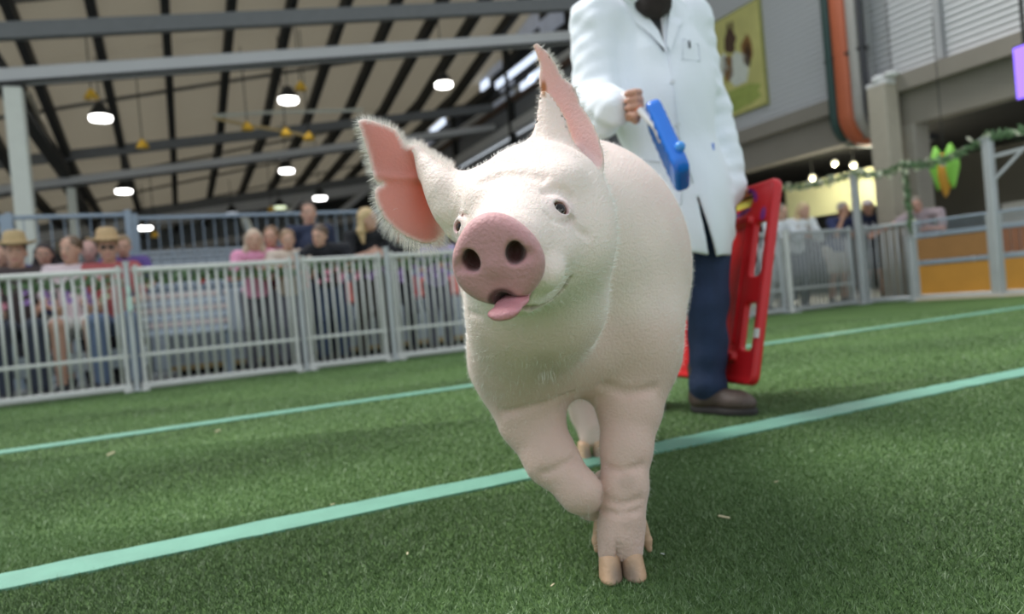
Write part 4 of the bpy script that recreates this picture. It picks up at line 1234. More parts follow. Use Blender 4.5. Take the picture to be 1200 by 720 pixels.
# hair: fine white bristles as thin tapered strips
def bristles(name, n, lo_w, m, lenf, wfun, droop=.35, seed=1):
    r = np.random.default_rng(seed)
    w = wfun(PP) ; tri = PQ
    fa = np.linalg.norm(np.cross(PP[tri[:, 1]] - PP[tri[:, 0]], PP[tri[:, 3]] - PP[tri[:, 0]]), axis=1)
    pw = fa * w[tri].mean(1); pw /= pw.sum()
    f = r.choice(len(tri), n, p=pw); a = r.random((n, 2))
    p = (PP[tri[f, 0]] * ((1 - a[:, :1]) * (1 - a[:, 1:])) + PP[tri[f, 1]] * (a[:, :1] * (1 - a[:, 1:])) + PP[tri[f, 2]] * (a[:, :1] * a[:, 1:]) + PP[tri[f, 3]] * ((1 - a[:, :1]) * a[:, 1:]))
    nn = grad(pig_a, p, 2e-3)[1]
    L, flow = lenf(p, nn, r)
    dirn = nn * .55 + flow + r.normal(size=(n, 3)) * .16
    dirn /= np.linalg.norm(dirn, axis=1)[:, None]
    vw = p - CC; side = np.cross(dirn, vw); side /= np.linalg.norm(side, axis=1)[:, None] + 1e-9
    side += r.normal(size=(n, 3)) * .5; side /= np.linalg.norm(side, axis=1)[:, None]
    wd = lo_w * (.7 + .6 * r.random((n, 1)))
    g = np.array([0, 0, -1.0]) * droop
    p = p - nn * .001
    m1 = p + dirn * L[:, None] * .5 + g * (L * .12)[:, None]
    e = p + dirn * L[:, None] * .95 + (g + flow * .3) * (L * .5)[:, None]
    vs = np.stack([p - side * wd, p + side * wd, m1 + side * wd * .8, m1 - side * wd * .8, e + side * wd * .25, e - side * wd * .25], 1).reshape(-1, 3)
    b = np.arange(n)[:, None] * 6
    q = np.concatenate([b + [0, 1, 2, 3], b + [3, 2, 4, 5]])
    o = mk(name, vs, q, m, pig, True)
    return tag(o, kind='stuff')
M_HAIR = mat('bristle_white', (.90, .86, .80), .45, var=.03)
back = unit(-hn + ZA * .15)
def len_head(p, nn, r):
    x, y, d = to_px(p)
    L = .0075 + .006 * r.random(len(p))
    return L, np.repeat(back[None], len(p), 0) * .75
def w_head(P):
    x, y, d = to_px(P); q = (P - KN) @ np.array([hr, hn, hu]).T
    w = ss(1.5, 1.15, d) * ss(440, 400, y) * (disc(P) > .004) * ss(.27, .22, q[:, 1])
    er = poly_sdf(EAR_R, x, y); w *= 1 - .97 * ((er < -3) & (x < 512) & (d < 1.3))
    el = poly_sdf(EAR_L, x, y); w *= 1 - .9 * ((el < -2) & (y < 200) & (d < 1.3))
    w = w * (chain(list(MOUTH), [0.0] * len(MOUTH), .002)(P) > .009)
    for (p, n, cc) in EYES: w = w * (np.linalg.norm(P - cc, axis=1) > .018)
    return w
bristles('coat_hair', 17000, .00016, M_HAIR, len_head, w_head, seed=2)
def w_body(P):
    x, y, d = to_px(P); return ss(1.15, 1.3, d) * (d < 2.4) * .6 + ss(390, 420, y) * (d < 1.4) * .7
bristles('coat_hair', 16000, .00016, M_HAIR, lambda p, nn, r: (.007 + .005 * r.random(len(p)), np.repeat(np.array([[0, .6, -.35]]), len(p), 0)), w_body, seed=3)
def w_edge(P):
    x, y, d = to_px(P); m = (d > 1.0) & (d < 1.25)
    er = poly_sdf(EAR_R, x, y); el = poly_sdf(EAR_L, x, y)
    return m * ((ss(-9, -2, er) * (er < 3) * (x < 530)) + .8 * (ss(-4, -1, el) * (el < 3) * (y < 205) * (x > 640) * (y < 110)) + .22 * (ss(-4, -1, el) * (el < 3) * (y < 200))) + 1e-9
def len_edge(p, nn, r):
    x, y, d = to_px(p); n = len(p)
    g = []
    e = 2.0
    x = x + r.normal(size=n) * 3; y = y + r.normal(size=n) * 3
    right = (x > 600)
    er = np.where(right, poly_sdf(EAR_L, x + e, y) - poly_sdf(EAR_L, x - e, y), poly_sdf(EAR_R, x + e, y) - poly_sdf(EAR_R, x - e, y))
    eu = np.where(right, poly_sdf(EAR_L, x, y + e) - poly_sdf(EAR_L, x, y - e), poly_sdf(EAR_R, x, y + e) - poly_sdf(EAR_R, x, y - e))
    out = (RC @ np.array([1, 0, 0]))[None] * er[:, None] + (RC @ np.array([0, -1, 0]))[None] * eu[:, None]
    out /= np.linalg.norm(out, axis=1)[:, None] + 1e-6
    L = .004 + .010 * r.random(n) + .009 * ss(235, 265, y) * (x < 540)
    L *= np.where(right, .75, 1.0)
    tp = np.array([[-.5, 0, .45]]) * (x < 540)[:, None] * ss(235, 190, y)[:, None]
    dn = np.array([[.55, 0, -.2]]) * ((x < 540) * ss(240, 270, y))[:, None]
    return L, out * 1.3 + tp * .7 + dn - nn * .35
bristles('ear_hair', 6000, .00014, M_HAIR, len_edge, w_edge, droop=.2, seed=4)
# tuft under the chin
cp = hit(pig_a, 640, 436)
if cp is not None:
    def w_t(P): return (np.linalg.norm(P - cp, axis=1) < .012) * 1.0
    bristles('chin_hair', 26, .00014, M_HAIR, lambda p, nn, r: (.012 + .01 * r.random(len(p)), np.repeat(np.array([[0, -.3, -.6]]), len(p), 0)), w_t, seed=5)

# ================================================================== PEOPLE
SKIN = np.array([.62, .36, .26])
def hand_ops(w, d, side, up, s=1.0, curl=.5, thumb=1):
    """w wrist, d direction of the fingers, side across the palm towards the thumb, up back of the hand"""
    d, side = unit(d), unit(side); up = unit(up); o = []
    palm = w + d * .05 * s
    o.append(('+', .012 * s, ell(palm, np.array([.043, .050, .017]) * s, (side, d, up))))
    o.append(('+', .012 * s, cone(w - d * .02 * s, w + d * .03 * s, .024 * s, .026 * s)))
    L = [.070, .078, .073, .058]
    for i in range(4):
        b = w + d * .090 * s + side * (.030 - .020 * i) * s
        l = L[i] * s; c = curl * 1.1
        p1 = b + (d * math.cos(c * .6) - up * math.sin(c * .6)) * l * .45
        p2 = p1 + (d * math.cos(c * 1.7) - up * math.sin(c * 1.7)) * l * .33
        p3 = p2 + (d * math.cos(c * 2.5) - up * math.sin(c * 2.5)) * l * .27
        o.append(('+', .006 * s, chain([b - d * .03 * s, b, p1, p2, p3], np.array([.0095, .0095, .0088, .0082, .0070]) * s, .004 * s)))
    tb = w + d * .030 * s + side * .034 * s
    t1 = tb + (d * .7 + side * .7 - up * .25 * curl) * .032 * s; t2 = t1 + (d * (.9) + side * (.3 - .6 * curl) - up * .5 * curl) * .030 * s
    o.append(('+', .008 * s, chain([w + d * .02 * s + side * .015 * s, tb, t1, t2], np.array([.015, .0135, .0110, .0088]) * s, .005 * s)))
    return o
def head_ops_h(c, f, u, s=1.0):
    """head centre, facing, up"""
    f, u = unit(f), unit(u); r = np.cross(f, u); o = []
    P = lambda a, b, d_: c + (r * a + f * b + u * d_) * s
    o.append(('+', .02 * s, ell(P(0, -.012, .03), np.array([.074, .092, .085]) * s, (r, f, u))))
    o.append(('+', .03 * s, ell(P(0, .018, -.035), np.array([.060, .068, .082]) * s, (r, f, u))))
    o.append(('+', .02 * s, ell(P(0, .055, -.088), np.array([.026, .026, .022]) * s, (r, f, u))))     # chin
    o.append(('+', .008 * s, cone(P(0, .082, .005), P(0, .105, -.030), .009 * s, .014 * s)))           # nose
    for sx in (-1, 1):
        o.append(('+', .006 * s, ell(P(sx * .076, -.01, -.012), np.array([.010, .018, .030]) * s, (r, f, u))))
        o.append(('-', .012 * s, ell(P(sx * .030, .098, .008), np.array([.016, .012, .010]) * s, (r, f, u))))
        o.append(('+', .012 * s, ell(P(sx * .030, .084, .025), np.array([.022, .010, .007]) * s, (r, f, u))))
        o.append(('+', .004 * s, ell(P(sx * .030, .078, .007), np.array([.0135, .0115, .0095]) * s, (r, f, u))))
    o.append(('+', .006 * s, ell(P(0, .086, -.058), np.array([.024, .010, .006]) * s, (r, f, u))))
    o.append(('+', .005 * s, ell(P(0, .083, -.070), np.array([.019, .010, .006]) * s, (r, f, u))))
    return o
def head_cols(c, f, u, s, base):
    f, u = unit(f), unit(u); r = np.cross(f, u)
    def g(P, col):
        q = (P - c) / s; x, y, z = q @ r, q @ f, q @ u
        m = np.linalg.norm(q, axis=1) < .17
        for sx in (-1, 1):
            e = np.hypot((x - sx * .030) / .012, (z - .007) / .0065); k = (e < 1) * (y > .07) * m; col[k > 0] = [.55, .50, .46]
            e2 = np.hypot((x - sx * .030), (z - .007)); k = (e2 < .0058) * (y > .07) * m; col[k > 0] = [.03, .02, .02]
            e3 = np.hypot((x - sx * .030) / .020, (z - .027) / .005); k = (e3 < 1) * (y > .06) * m; col[k > 0] = base * .35
        k = (np.hypot(x / .024, (z + .063) / .010) < 1) * (y > .07) * m; col[k > 0] = [.50, .20, .18]
        return col
    return g
M_SK = vmat('human_skin', rough=.55, sub=.05)
CLM = {}
def cloth(col, rough=.85):
    k = tuple(round(x, 3) for x in col)
    if k not in CLM: CLM[k] = mat('cloth_%s' % ''.join(chr(97 + int(x * 25)) for x in k), col, rough, var=.10, scale=12, bump=.25, bscale=50, sheen=.1)
    return CLM[k]
POSES = {
    'stand': dict(pelvis=(0, 0, .94), chest=(0, .0, 1.26), neck=(0, 0, 1.47), head=(0, .02, 1.61), sh=(.185, 0, 1.42), el=[(-.25, -.02, 1.13), (.25, -.02, 1.13)], wr=[(-.24, .10, .90), (.24, .10, .90)], kn=(.10, .02, .50), an=(.11, -.02, .09), hd=[(0, .3, -1), (0, .3, -1)]),
    'rail': dict(pelvis=(0, -.16, .92), chest=(0, -.02, 1.20), neck=(0, .10, 1.37), head=(0, .17, 1.49), sh=(.185, .07, 1.32), el=[(-.25, .16, 1.07), (.25, .16, 1.07)], wr=[(-.03, .27, 1.10), (.03, .25, 1.13)], kn=(.10, -.08, .50), an=(.12, -.16, .09), hd=[(1, .1, 0), (-1, .1, 0)]),
    'sit': dict(pelvis=(0, 0, .62), chest=(0, .03, .92), neck=(0, .05, 1.11), head=(0, .08, 1.25), sh=(.18, .04, 1.06), el=[(-.23, .10, .80), (.23, .10, .80)], wr=[(-.13, .32, .74), (.13, .32, .74)], kn=(.12, .42, .60), an=(.12, .40, .09), hd=[(.2, 1, -.2), (-.2, 1, -.2)]),
    'reach': dict(pelvis=(0, -.14, .92), chest=(.04, .0, 1.17), neck=(.08, .12, 1.31), head=(.10, .20, 1.41), sh=(.185, .09, 1.27), el=[(-.22, .16, 1.02), (.42, .20, 1.16)], wr=[(-.05, .27, 1.04), (.64, .26, 1.06)], kn=(.10, -.08, .50), an=(.12, -.16, .09), hd=[(1, .1, 0), (1, .1, -.4)]),
    'handface': dict(pelvis=(0, -.16, .92), chest=(0, -.03, 1.20), neck=(0, .08, 1.37), head=(0, .14, 1.49), sh=(.185, .05, 1.32), el=[(-.25, .16, 1.07), (.22, .20, 1.10)], wr=[(-.03, .27, 1.10), (.11, .24, 1.36)], kn=(.10, -.08, .50), an=(.12, -.16, .09), hd=[(1, .1, 0), (-.3, .0, 1)]),
}
def person(loc, face, pose, s, label, top, bottom, hair, hat=None, skin=SKIN, group=None, long_hair=False, shorts=False, head_turn=0.0, shoes=(.04, .04, .045), glasses=False, sleeve=.45, z0=0.0, extra=None):
    loc = np.array(loc, float); f = unit(np.array([face[0], face[1], 0.])); r = np.cross(f, ZA)
    T = lambda p: loc + (r * p[0] + f * p[1]) * s + ZA * (p[2] * s + z0)
    D = lambda p: r * p[0] + f * p[1] + ZA * p[2]
    J = POSES[pose]; root = thing('person', tuple(loc), label, 'person', group)
    mir = lambda p, k: (p[0] * k, p[1], p[2])
    pel, che, nek, hed = T(J['pelvis']), T(J['chest']), T(J['neck']), T(J['head'])
    hf = f * math.cos(head_turn) + r * math.sin(head_turn) - ZA * .12
    hu_ = unit(hed - nek + ZA * .3)
    ops = [('+', .05 * s, cone(pel, che, .115 * s, .120 * s)), ('+', .04 * s, cone(che, nek, .115 * s, .048 * s)), ('+', .02 * s, cone(nek - hf * .0, hed, .050 * s, .05 * s))]
    ax = (r, f, ZA)
    ops.insert(1, ('+', .05 * s, ell(pel, np.array([.155, .11, .10]) * s, ax)))
    arms = []
    for k, i in ((-1, 0), (1, 1)):
        sh, el_, wr = T(mir(J['sh'], k)), T(J['el'][i]), T(J['wr'][i])
        ops.append(('+', .03 * s, chain([T((0, J['sh'][1], J['sh'][2] + .02)), sh], [.055 * s, .052 * s], .02)))
        ops.append(('+', .02 * s, chain([sh, el_, wr], [.050 * s, .037 * s, .026 * s], .015 * s)))
        hd = unit(D(J['hd'][i])); side = unit(np.cross(hd, ZA) if abs(hd[2]) < .8 else f)
        if side @ ZA < 0 and False: side = -side
        ops += hand_ops(wr, hd, np.cross(side, hd) if abs(hd[2]) < .8 else f, side if abs(hd[2]) < .8 else np.cross(hd, f), s)
        arms.append((sh, el_, wr))
    legs = []
    for k in (-1, 1):
        hip = pel + r * k * .085 * s - ZA * .03 * s; kn = T(mir(J['kn'], k)); an = T(mir(J['an'], k))
        ops.append(('+', .03 * s, chain([hip, kn, an], [.085 * s, .058 * s, .038 * s], .02 * s)))
        ops.append(('+', .02 * s, cone(an - ZA * .04 * s, an + f * .13 * s - ZA * .055 * s, .035 * s, .024 * s)))
        legs.append((hip, kn, an))
    ops += head_ops_h(hed, hf, hu_, s)
    allp = np.array([pel, che, nek, hed] + [p for a in arms for p in a] + [p for a in legs for p in a])
    lo, hi = allp.min(0) - .20 * s, allp.max(0) + .20 * s
    F = compose(ops); hc = head_cols(hed, hf, hu_, s, skin)
    P, Q = surface(F, lo, hi, .0125, 1)
    col = np.repeat(skin[None], len(P), 0); col = hc(P, col)
    mk('body', P, Q, M_SK, root, True, col)
    # top
    t = .016 * s
    so = [('+', .05 * s, cone(pel - ZA * .02 * s, che, .125 * s + t, .125 * s + t)), ('+', .05 * s, ell(pel, np.array([.160, .115, .10]) * s + t, ax)), ('+', .04 * s, cone(che, nek - ZA * .05 * s, .120 * s + t, .075 * s))]
    for (sh, el_, wr) in arms:
        so.append(('+', .03 * s, cone(T((0, J['sh'][1], J['sh'][2] + .01)), sh, .060 * s + t * .5, .055 * s + t)))
        if sleeve <= 1: e = sh + (el_ - sh) * min(1, sleeve * 1.6); so.append(('+', .02 * s, cone(sh, e, .055 * s + t, .045 * s + t)))
        else: so.append(('+', .02 * s, chain([sh, el_, wr - unit(wr - el_) * .01], [.054 * s + t, .040 * s + t, .031 * s + t], .02 * s)))
    Ff = compose(so); waist = pel[2] - .07 * s
    Fs = lambda P: smax(Ff(P) + .004 * vnoise(P, 28, 3), waist - P[:, 2], .01)
    P, Q = surface(Fs, lo, hi, .0145, 1); mk('shirt', P, Q, cloth(top), root, True)
    # trousers
    t2 = .014 * s
    po = [('+', .04 * s, ell(pel - ZA * .02 * s, np.array([.158, .118, .11]) * s + t2, ax))]
    for (hip, kn, an) in legs:
        if shorts: po.append(('+', .03 * s, cone(hip, hip + (kn - hip) * .85, .095 * s + t2, .072 * s + t2)))
        else: po.append(('+', .03 * s, chain([hip, kn, an + ZA * .02], [.090 * s + t2, .064 * s + t2, .046 * s + t2], .02 * s)))
    Fp = compose(po)
    P, Q = surface(lambda P: smax(Fp(P), P[:, 2] - (pel[2] + .06 * s), .01), lo, hi, .0145, 1); mk('shorts' if shorts else 'trousers', P, Q, cloth(bottom), root, True)
    for (hip, kn, an) in legs:
        c = an + f * .055 * s - ZA * .05 * s
        fs_ = compose([('+', .02, ell(c, np.array([.045, .135, .040]) * s, ax)), ('+', .03, ell(an - ZA * .01 * s, np.array([.048, .055, .05]) * s, ax)), ('&', .006, lambda P, zz=c[2] - .036 * s: zz - P[:, 2])])
        P, Q = surface(fs_, c - .2 * s, c + .2 * s, .012, 1); mk('shoe', P, Q, cloth(shoes, .6), root, True)
    # hair
    if hair is not None:
        rr = np.cross(unit(hf), hu_)
        L = lambda a, b, c_: hed + (rr * a + unit(hf) * b + hu_ * c_) * s
        ho = [('+', .02 * s, ell(L(0, -.026, .042), np.array([.084, .096, .088]) * s, (rr, unit(hf), hu_)))]
        cut = [('-', .02 * s, ell(L(0, .105, -.03), np.array([.060, .075, .095]) * s, (rr, unit(hf), hu_)))]
        if long_hair:
            for k in (-1, 0, 1):
                ho.append(('+', .03 * s, chain([L(k * .06, -.05, .02), L(k * .085, -.055, -.12), L(k * .08, -.03, -.24)], [.04 * s, .040 * s, .018 * s], .02)))
        Fh = compose(ho + cut)
        P, Q = surface(lambda P: Fh(P) + .004 * s * vnoise(P, 70, 6), hed - .36 * s, hed + .22 * s, .010, 1); mk('hair', P, Q, cloth(hair, .5), root, True)
    if hat:
        kind, hc_ = hat; rr = np.cross(unit(hf), hu_); fx = unit(hf); b = MB(); m = cloth(hc_, .8)
        C0 = hed + hu_ * .075 * s - fx * .01 * s
        if kind == 'brim':
            n = 24; vs = []
            prof = [(.0, .115), (.05, .112), (.078, .095), (.088, .04), (.094, .01), (.12, .0), (.165, .008), (.168, .001), (.12, -.010), (.085, -.006)]
            for (q, z) in prof:
                for k in range(n):
                    a = 2 * math.pi * k / n; zz = z + (.022 * abs(math.cos(a)) ** 2 if q > .13 else 0)
                    vs.append(C0 + (rr * math.cos(a) * q + fx * math.sin(a) * q * 1.1 + hu_ * zz) * s)
            fs_ = [(i * n + k, i * n + (k + 1) % n, (i + 1) * n + (k + 1) % n, (i + 1) * n + k) for i in range(len(prof) - 1) for k in range(n)]
            mk('hat', np.array(vs), fs_, m, root, True)
        else:
            fc = compose([('+', .01, ell(C0 - hu_ * .01 * s, np.array([.086, .100, .070]) * s, (rr, fx, hu_))), ('&', .004, lambda P: (C0 - P) @ hu_ - .014 * s),
                          ('+', .008, ell(C0 + fx * .115 * s - hu_ * .008 * s, np.array([.062, .060, .009]) * s, (rr, fx, hu_)))])
            P, Q = surface(fc, C0 - .24 * s, C0 + .24 * s, .010, 1); mk('cap', P, Q, m, root, True)
    if glasses:
        rr = np.cross(unit(hf), hu_); g = MB()
        for k in (-1, 1): g.ball(hed + (rr * k * .031 + unit(hf) * .094 + hu_ * .010) * s, np.array([.024, .006, .018]) * s, 10, 6, (rr, unit(hf), hu_))
        g.bar(hed + (rr * -.03 + unit(hf) * .098 + hu_ * .014) * s, hed + (rr * .03 + unit(hf) * .098 + hu_ * .014) * s, .006 * s)
        g.build('sunglasses', cloth((.02, .02, .02), .2), root, True)
    if extra: extra(root, T, D, s, pel, che, nek, r, f)
    return root
def UVof(x, y, vv): p = on_v(x, y, vv); return p @ U
fc = -V
def place_v(x, vv): u_ = on_v(x, 300, vv) @ U; return A(u_, vv, 0)
def toward(p): d = -np.array(p); d[2] = 0; return unit(d)
# far left seated group
def rail_person(x, vv, s, lab, pose='rail', turn=0.0, **k):
    p = place_v(x, vv); return person(p, toward(p) * .3 - V, pose, s, lab, head_turn=turn, **k)
def sit_person(x, vv, lab, **k):
    p = place_v(x, vv); return person(p, toward(p) * .5 - V, 'sit', 1.03, lab, z0=-.02, **k)
sit_person(20, 7.52, 'seated spectator in a wide straw hat and dark clothes at the far left', top=(.07, .05, .05), bottom=(.05, .06, .09), hair=(.08, .05, .03), hat=('brim', (.50, .36, .18)), skin=SKIN * .95)
rail_person(54, 7.98, .86, 'dark haired spectator in a purple navy top beside the straw hat', top=(.10, .10, .30), bottom=(.42, .42, .36), hair=(.03, .02, .02), long_hair=True, shorts=True)
sit_person(84, 7.52, 'seated spectator in a pale pink and white shirt and white shorts', top=(.80, .66, .68), bottom=(.80, .80, .76), hair=(.16, .10, .06), shorts=True, head_turn=.5)
rail_person(106, 8.15, .88, 'balding pink faced man seated behind the pale shirt', top=(.18, .17, .18), bottom=(.05, .05, .06), hair=None, skin=np.array([.66, .40, .34]))
sit_person(128, 7.52, 'spectator with a straw hat, sunglasses and blue jeans next to the railing post', top=(.50, .12, .12), bottom=(.16, .22, .34), hair=(.30, .18, .08), hat=('brim', (.55, .38, .20)), glasses=True)
rail_person(146, 8.05, .89, 'fair haired spectator in a purple top behind the straw hat and sunglasses', top=(.16, .10, .34), bottom=(.05, .05, .06), hair=(.40, .28, .18))
rail_person(4, 8.2, .88, 'dark dressed spectator half cut off by the left picture edge', top=(.04, .04, .05), bottom=(.04, .04, .05), hair=(.03, .03, .03))
# middle group
rail_person(298, 7.15, .83, 'child in a bright pink top leaning on the railing', top=(.85, .35, .52), bottom=(.12, .12, .14), hair=(.62, .46, .34), long_hair=True)
rail_person(318, 7.35, .86, 'brown haired child in dark red behind the child in pink', top=(.30, .08, .12), bottom=(.10, .10, .12), hair=(.22, .12, .06), turn=.3)
rail_person(337, 7.10, .82, 'child in a pale peach shirt, right of the child in pink', top=(.72, .60, .50), bottom=(.20, .20, .24), hair=(.30, .18, .10))
rail_person(366, 7.55, .96, 'tall dark haired person in a navy hooded jacket standing behind', top=(.03, .04, .08), bottom=(.02, .03, .06), hair=(.10, .06, .04), sleeve=2, pose='stand')
rail_person(384, 7.12, .88, 'man in black leaning with bare forearms over the railing', top=(.015, .015, .02), bottom=(.05, .08, .16), hair=(.12, .07, .04), turn=.6, pose='reach', sleeve=.3)
rail_person(432, 7.22, .94, 'blonde woman in a black top behind the railing, left of the ear', top=(.012, .012, .015), bottom=(.10, .09, .08), hair=(.62, .44, .22), long_hair=True, turn=-.9)
rail_person(468, 7.5, .87, 'dark clothed spectator just right of the blonde woman', top=(.03, .03, .035), bottom=(.05, .05, .07), hair=(.05, .03, .02))
rail_person(512, 7.2, .80, 'spectator in lilac mostly hidden behind the pig cheek', top=(.45, .38, .62), bottom=(.12, .12, .16), hair=(.45, .30, .18))
# right group
rail_person(912, 6.98, .86, 'spectator in a white shirt, partly hidden by the red board', top=(.82, .84, .86), bottom=(.55, .56, .55), hair=(.25, .20, .15), sleeve=2)
rail_person(938, 7.02, .87, 'blonde woman in a white blouse leaning on the railing', top=(.84, .85, .86), bottom=(.07, .07, .09), hair=(.66, .50, .28), long_hair=True, sleeve=2)
rail_person(986, 7.00, .86, 'man in a navy polo and beige shorts raising a hand to his face', top=(.03, .04, .12), bottom=(.55, .50, .40), hair=(.35, .30, .28), shorts=True, pose='handface', skin=np.array([.55, .30, .20]))
def digits(root, T, D, s, pel, che, nek, r, f):
    for k, g in ((-1, '8'), (1, '3')):
        cu = bpy.data.curves.new('shirt_number', 'FONT'); cu.body = g; cu.size = .13 * s; cu.extrude = .003; cu.align_x = 'CENTER'; cu.align_y = 'CENTER'
        o = bpy.data.objects.new('shirt_number', cu); COL.objects.link(o); o.parent = root
        p = che + f * .152 * s + r * -k * .055 * s + ZA * .0
        M = Matrix((Vector(-r), Vector(ZA), Vector(f))).transposed()
        if M.determinant() < 0: M = Matrix((Vector(r), Vector(ZA), Vector(f))).transposed(); p = che + f * .152 * s + r * k * .055 * s
        M4 = Matrix.Translation(Vector(p - np.array(root.location))) @ M.to_4x4()
        me = bpy.data.meshes.new_from_object(o); bpy.data.objects.remove(o); me.materials.clear(); me.materials.append(cloth((.80, .80, .82)))
        me.transform(M4); mk('shirt_number', None, None, parent=root, mesh=me)
p = on_u(1022, 300, 8.98); p[2] = 0
person(p, toward(p), 'rail', .88, 'man in a white cap and navy shirt with white lettering, grey shorts', top=(.015, .02, .05), bottom=(.13, .14, .17), hair=(.12, .09, .07), hat=('cap', (.75, .66, .66)), shorts=True, skin=np.array([.52, .29, .20]), extra=digits, shoes=(.02, .02, .02))
p = on_u(1088, 300, 8.95); p[2] = 0
person(p, toward(p), 'reach', .87, 'person in a dusty pink shirt reaching an arm over the stall gate', top=(.46, .36, .38), bottom=(.12, .12, .15), hair=(.30, .24, .2), skin=np.array([.62, .34, .26]))

# ------------------------------------------------------------------ the handler
M_COAT = mat('white_coat_cotton', (.86, .90, .95), .8, var=.02, scale=5, bump=.15, bscale=70, sheen=.15)
M_JEAN = mat('navy_denim', (.018, .035, .085), .85, var=.35, scale=18, bump=.3, bscale=120)
M_BOOT = mat('brown_boot_leather', (.085, .058, .045), .6, var=.35, scale=22, bump=.3)
M_SOLE = mat('boot_sole', (.03, .027, .025), .8)
hroot = thing('person', tuple(G(810, 470)), 'bearded handler in a long white coat, navy jeans and brown boots behind the pig', 'person')
jp = dict(pel=C(796, 245, 2.63), che=C(772, 95, 2.62), nek=C(766, 2, 2.60), hed=C(765, -52, 2.56))
shR, elR, wrR = C(700, 26, 2.60), C(697, 118, 2.55), C(722, 128, 2.32)
shL, elL, wrL = C(806, 26, 2.68), C(832, 126, 2.72), C(850, 203, 2.66)
legs_ = [(C(828, 255, 2.64), C(829, 355, 2.60), C(829, 452, 2.60)), (C(768, 255, 2.66), C(765, 360, 2.72), C(758, 437, 2.86))]
hf_ = unit(np.array([-.10, -1, -.25])); mr, mf = unit(np.array([-1, .05, 0])), unit(np.array([-.05, -1, 0]))
ax_ = (mr, mf, ZA)
hops = [('+', .05, cone(jp['pel'], jp['che'], .115, .12)), ('+', .05, ell(jp['pel'], (.15, .11, .10), ax_)), ('+', .05, cone(jp['che'], jp['nek'], .12, .058)), ('+', .02, cone(jp['nek'], jp['hed'], .060, .055))]
for (a, b, c_) in ((shR, elR, wrR), (shL, elL, wrL)):
    hops.append(('+', .03, cone(jp['nek'] - ZA * .08, a, .06, .06))); hops.append(('+', .02, chain([a, b, c_], [.058, .044, .030], .02)))
for (a, b, c_) in legs_:
    hops.append(('+', .03, chain([a, b, c_], [.085, .060, .042], .02))); pass
hops += head_ops_h(jp['hed'], hf_, unit(ZA + mf * -.05), 1.05)
# right hand closed round the white handle, left hand through the board slot
HP0, HP1 = C(744, 124, 2.27), C(772, 150, 2.20)
gd = unit(HP1 - HP0)                     # handle direction
wd_ = unit(C(736, 124, 2.26) - wrR)
def grip_hand(w, d, hdl, hc, s=1.0):
    """fist round a rod: d wrist->palm, hdl rod direction, hc rod centre inside the fist"""
    d = unit(d); hdl = unit(hdl - d * (hdl @ d)); n = unit(np.cross(d, hdl)); o = []
    pc = hc - d * .012 + n * .022
    o.append(('+', .014, cone(w, pc - d * .03, .029, .030)))
    o.append(('+', .014, ell(pc, np.array([.034, .044, .018]) * s, (d, hdl, n))))
    for i in range(4):
        b = hc + hdl * (.033 - .022 * i)
        R = .019 + .001 * (i in (1, 2))
        pts = [b + n * R * 1.1 + d * .002]
        for t in (.9, 1.9, 2.9, 3.8): pts.append(b + n * R * math.cos(t) + d * R * math.sin(t) * 1.15)
        o.append(('+', .003, chain(pts, [.0115, .0112, .0105, .0098, .0085], .003)))
    tb = pc + hdl * .035 - d * .018
    o.append(('+', .008, chain([w + hdl * .015, tb, tb + hdl * .014 + d * .026 - n * .012, hc + hdl * .040 + d * .020 - n * .018], [.017, .0155, .0125, .0100], .006)))
    return o
HC = C(742, 122, 2.275)
hops += grip_hand(wrR, wd_ + np.array([.3, -.2, 0]), gd, HC)
lh = C(858, 226, 2.70)
hops += grip_hand(wrL, lh - wrL, unit(np.array([.8, -.5, 0])), lh)
FH = compose(hops)
allp = np.array(list(jp.values()) + [shR, shL, wrR, wrL] + [q for l in legs_ for q in l] + [HC])
P, Q = surface(FH, allp.min(0) - .17, allp.max(0) + .17, .0062, 2)
hc = head_cols(jp['hed'], hf_, ZA, 1.05, SKIN)
skc = np.repeat((SKIN * np.array([.92, .85, .82]))[None], len(P), 0) * (1 + .07 * vnoise(P, 60, 4))[:, None]
mk('body', P, Q, M_SK, hroot, True, hc(P, skc))
# beard and hair
bo = [('+', .03, ell(jp['hed'] + hf_ * .045 - ZA * .085, (.070, .066, .085), ax_)), ('+', .03, ell(C(767, 0, 2.47), (.062, .045, .065), ax_)), ('-', .02, ell(jp['hed'] + hf_ * .12 - ZA * .0, (.05, .05, .055), ax_))]
FB = compose(bo); P, Q = surface(lambda P: FB(P) + .006 * vnoise(P, 90, 2), jp['hed'] - .32, jp['hed'] + .16, .008, 1)
mk('beard', P, Q, mat('dark_beard', (.022, .014, .011), .8, var=.4, scale=80, bump=.6, bscale=200), hroot, True)
ho = compose([('+', .02, ell(jp['hed'] + np.array([0, .03, .045]), (.086, .100, .090), ax_)), ('-', .02, ell(jp['hed'] + hf_ * .11 - ZA * .02, (.066, .075, .095), ax_))])
P, Q = surface(lambda P: ho(P) + .004 * vnoise(P, 70, 6), jp['hed'] - .22, jp['hed'] + .24, .009, 1)
mk('hair', P, Q, bpy.data.materials['dark_beard'], hroot, True)
# dark shirt seen in the neckline
fs2 = compose([('+', .05, cone(jp['che'] - ZA * .2, jp['che'] + ZA * .05, .125, .13)), ('+', .04, cone(jp['che'], jp['nek'] - ZA * .05, .13, .075))])
P, Q = surface(fs2, jp['che'] - .4, jp['che'] + .4, .012, 1); mk('shirt', P, Q, cloth((.05, .055, .06)), hroot, True)
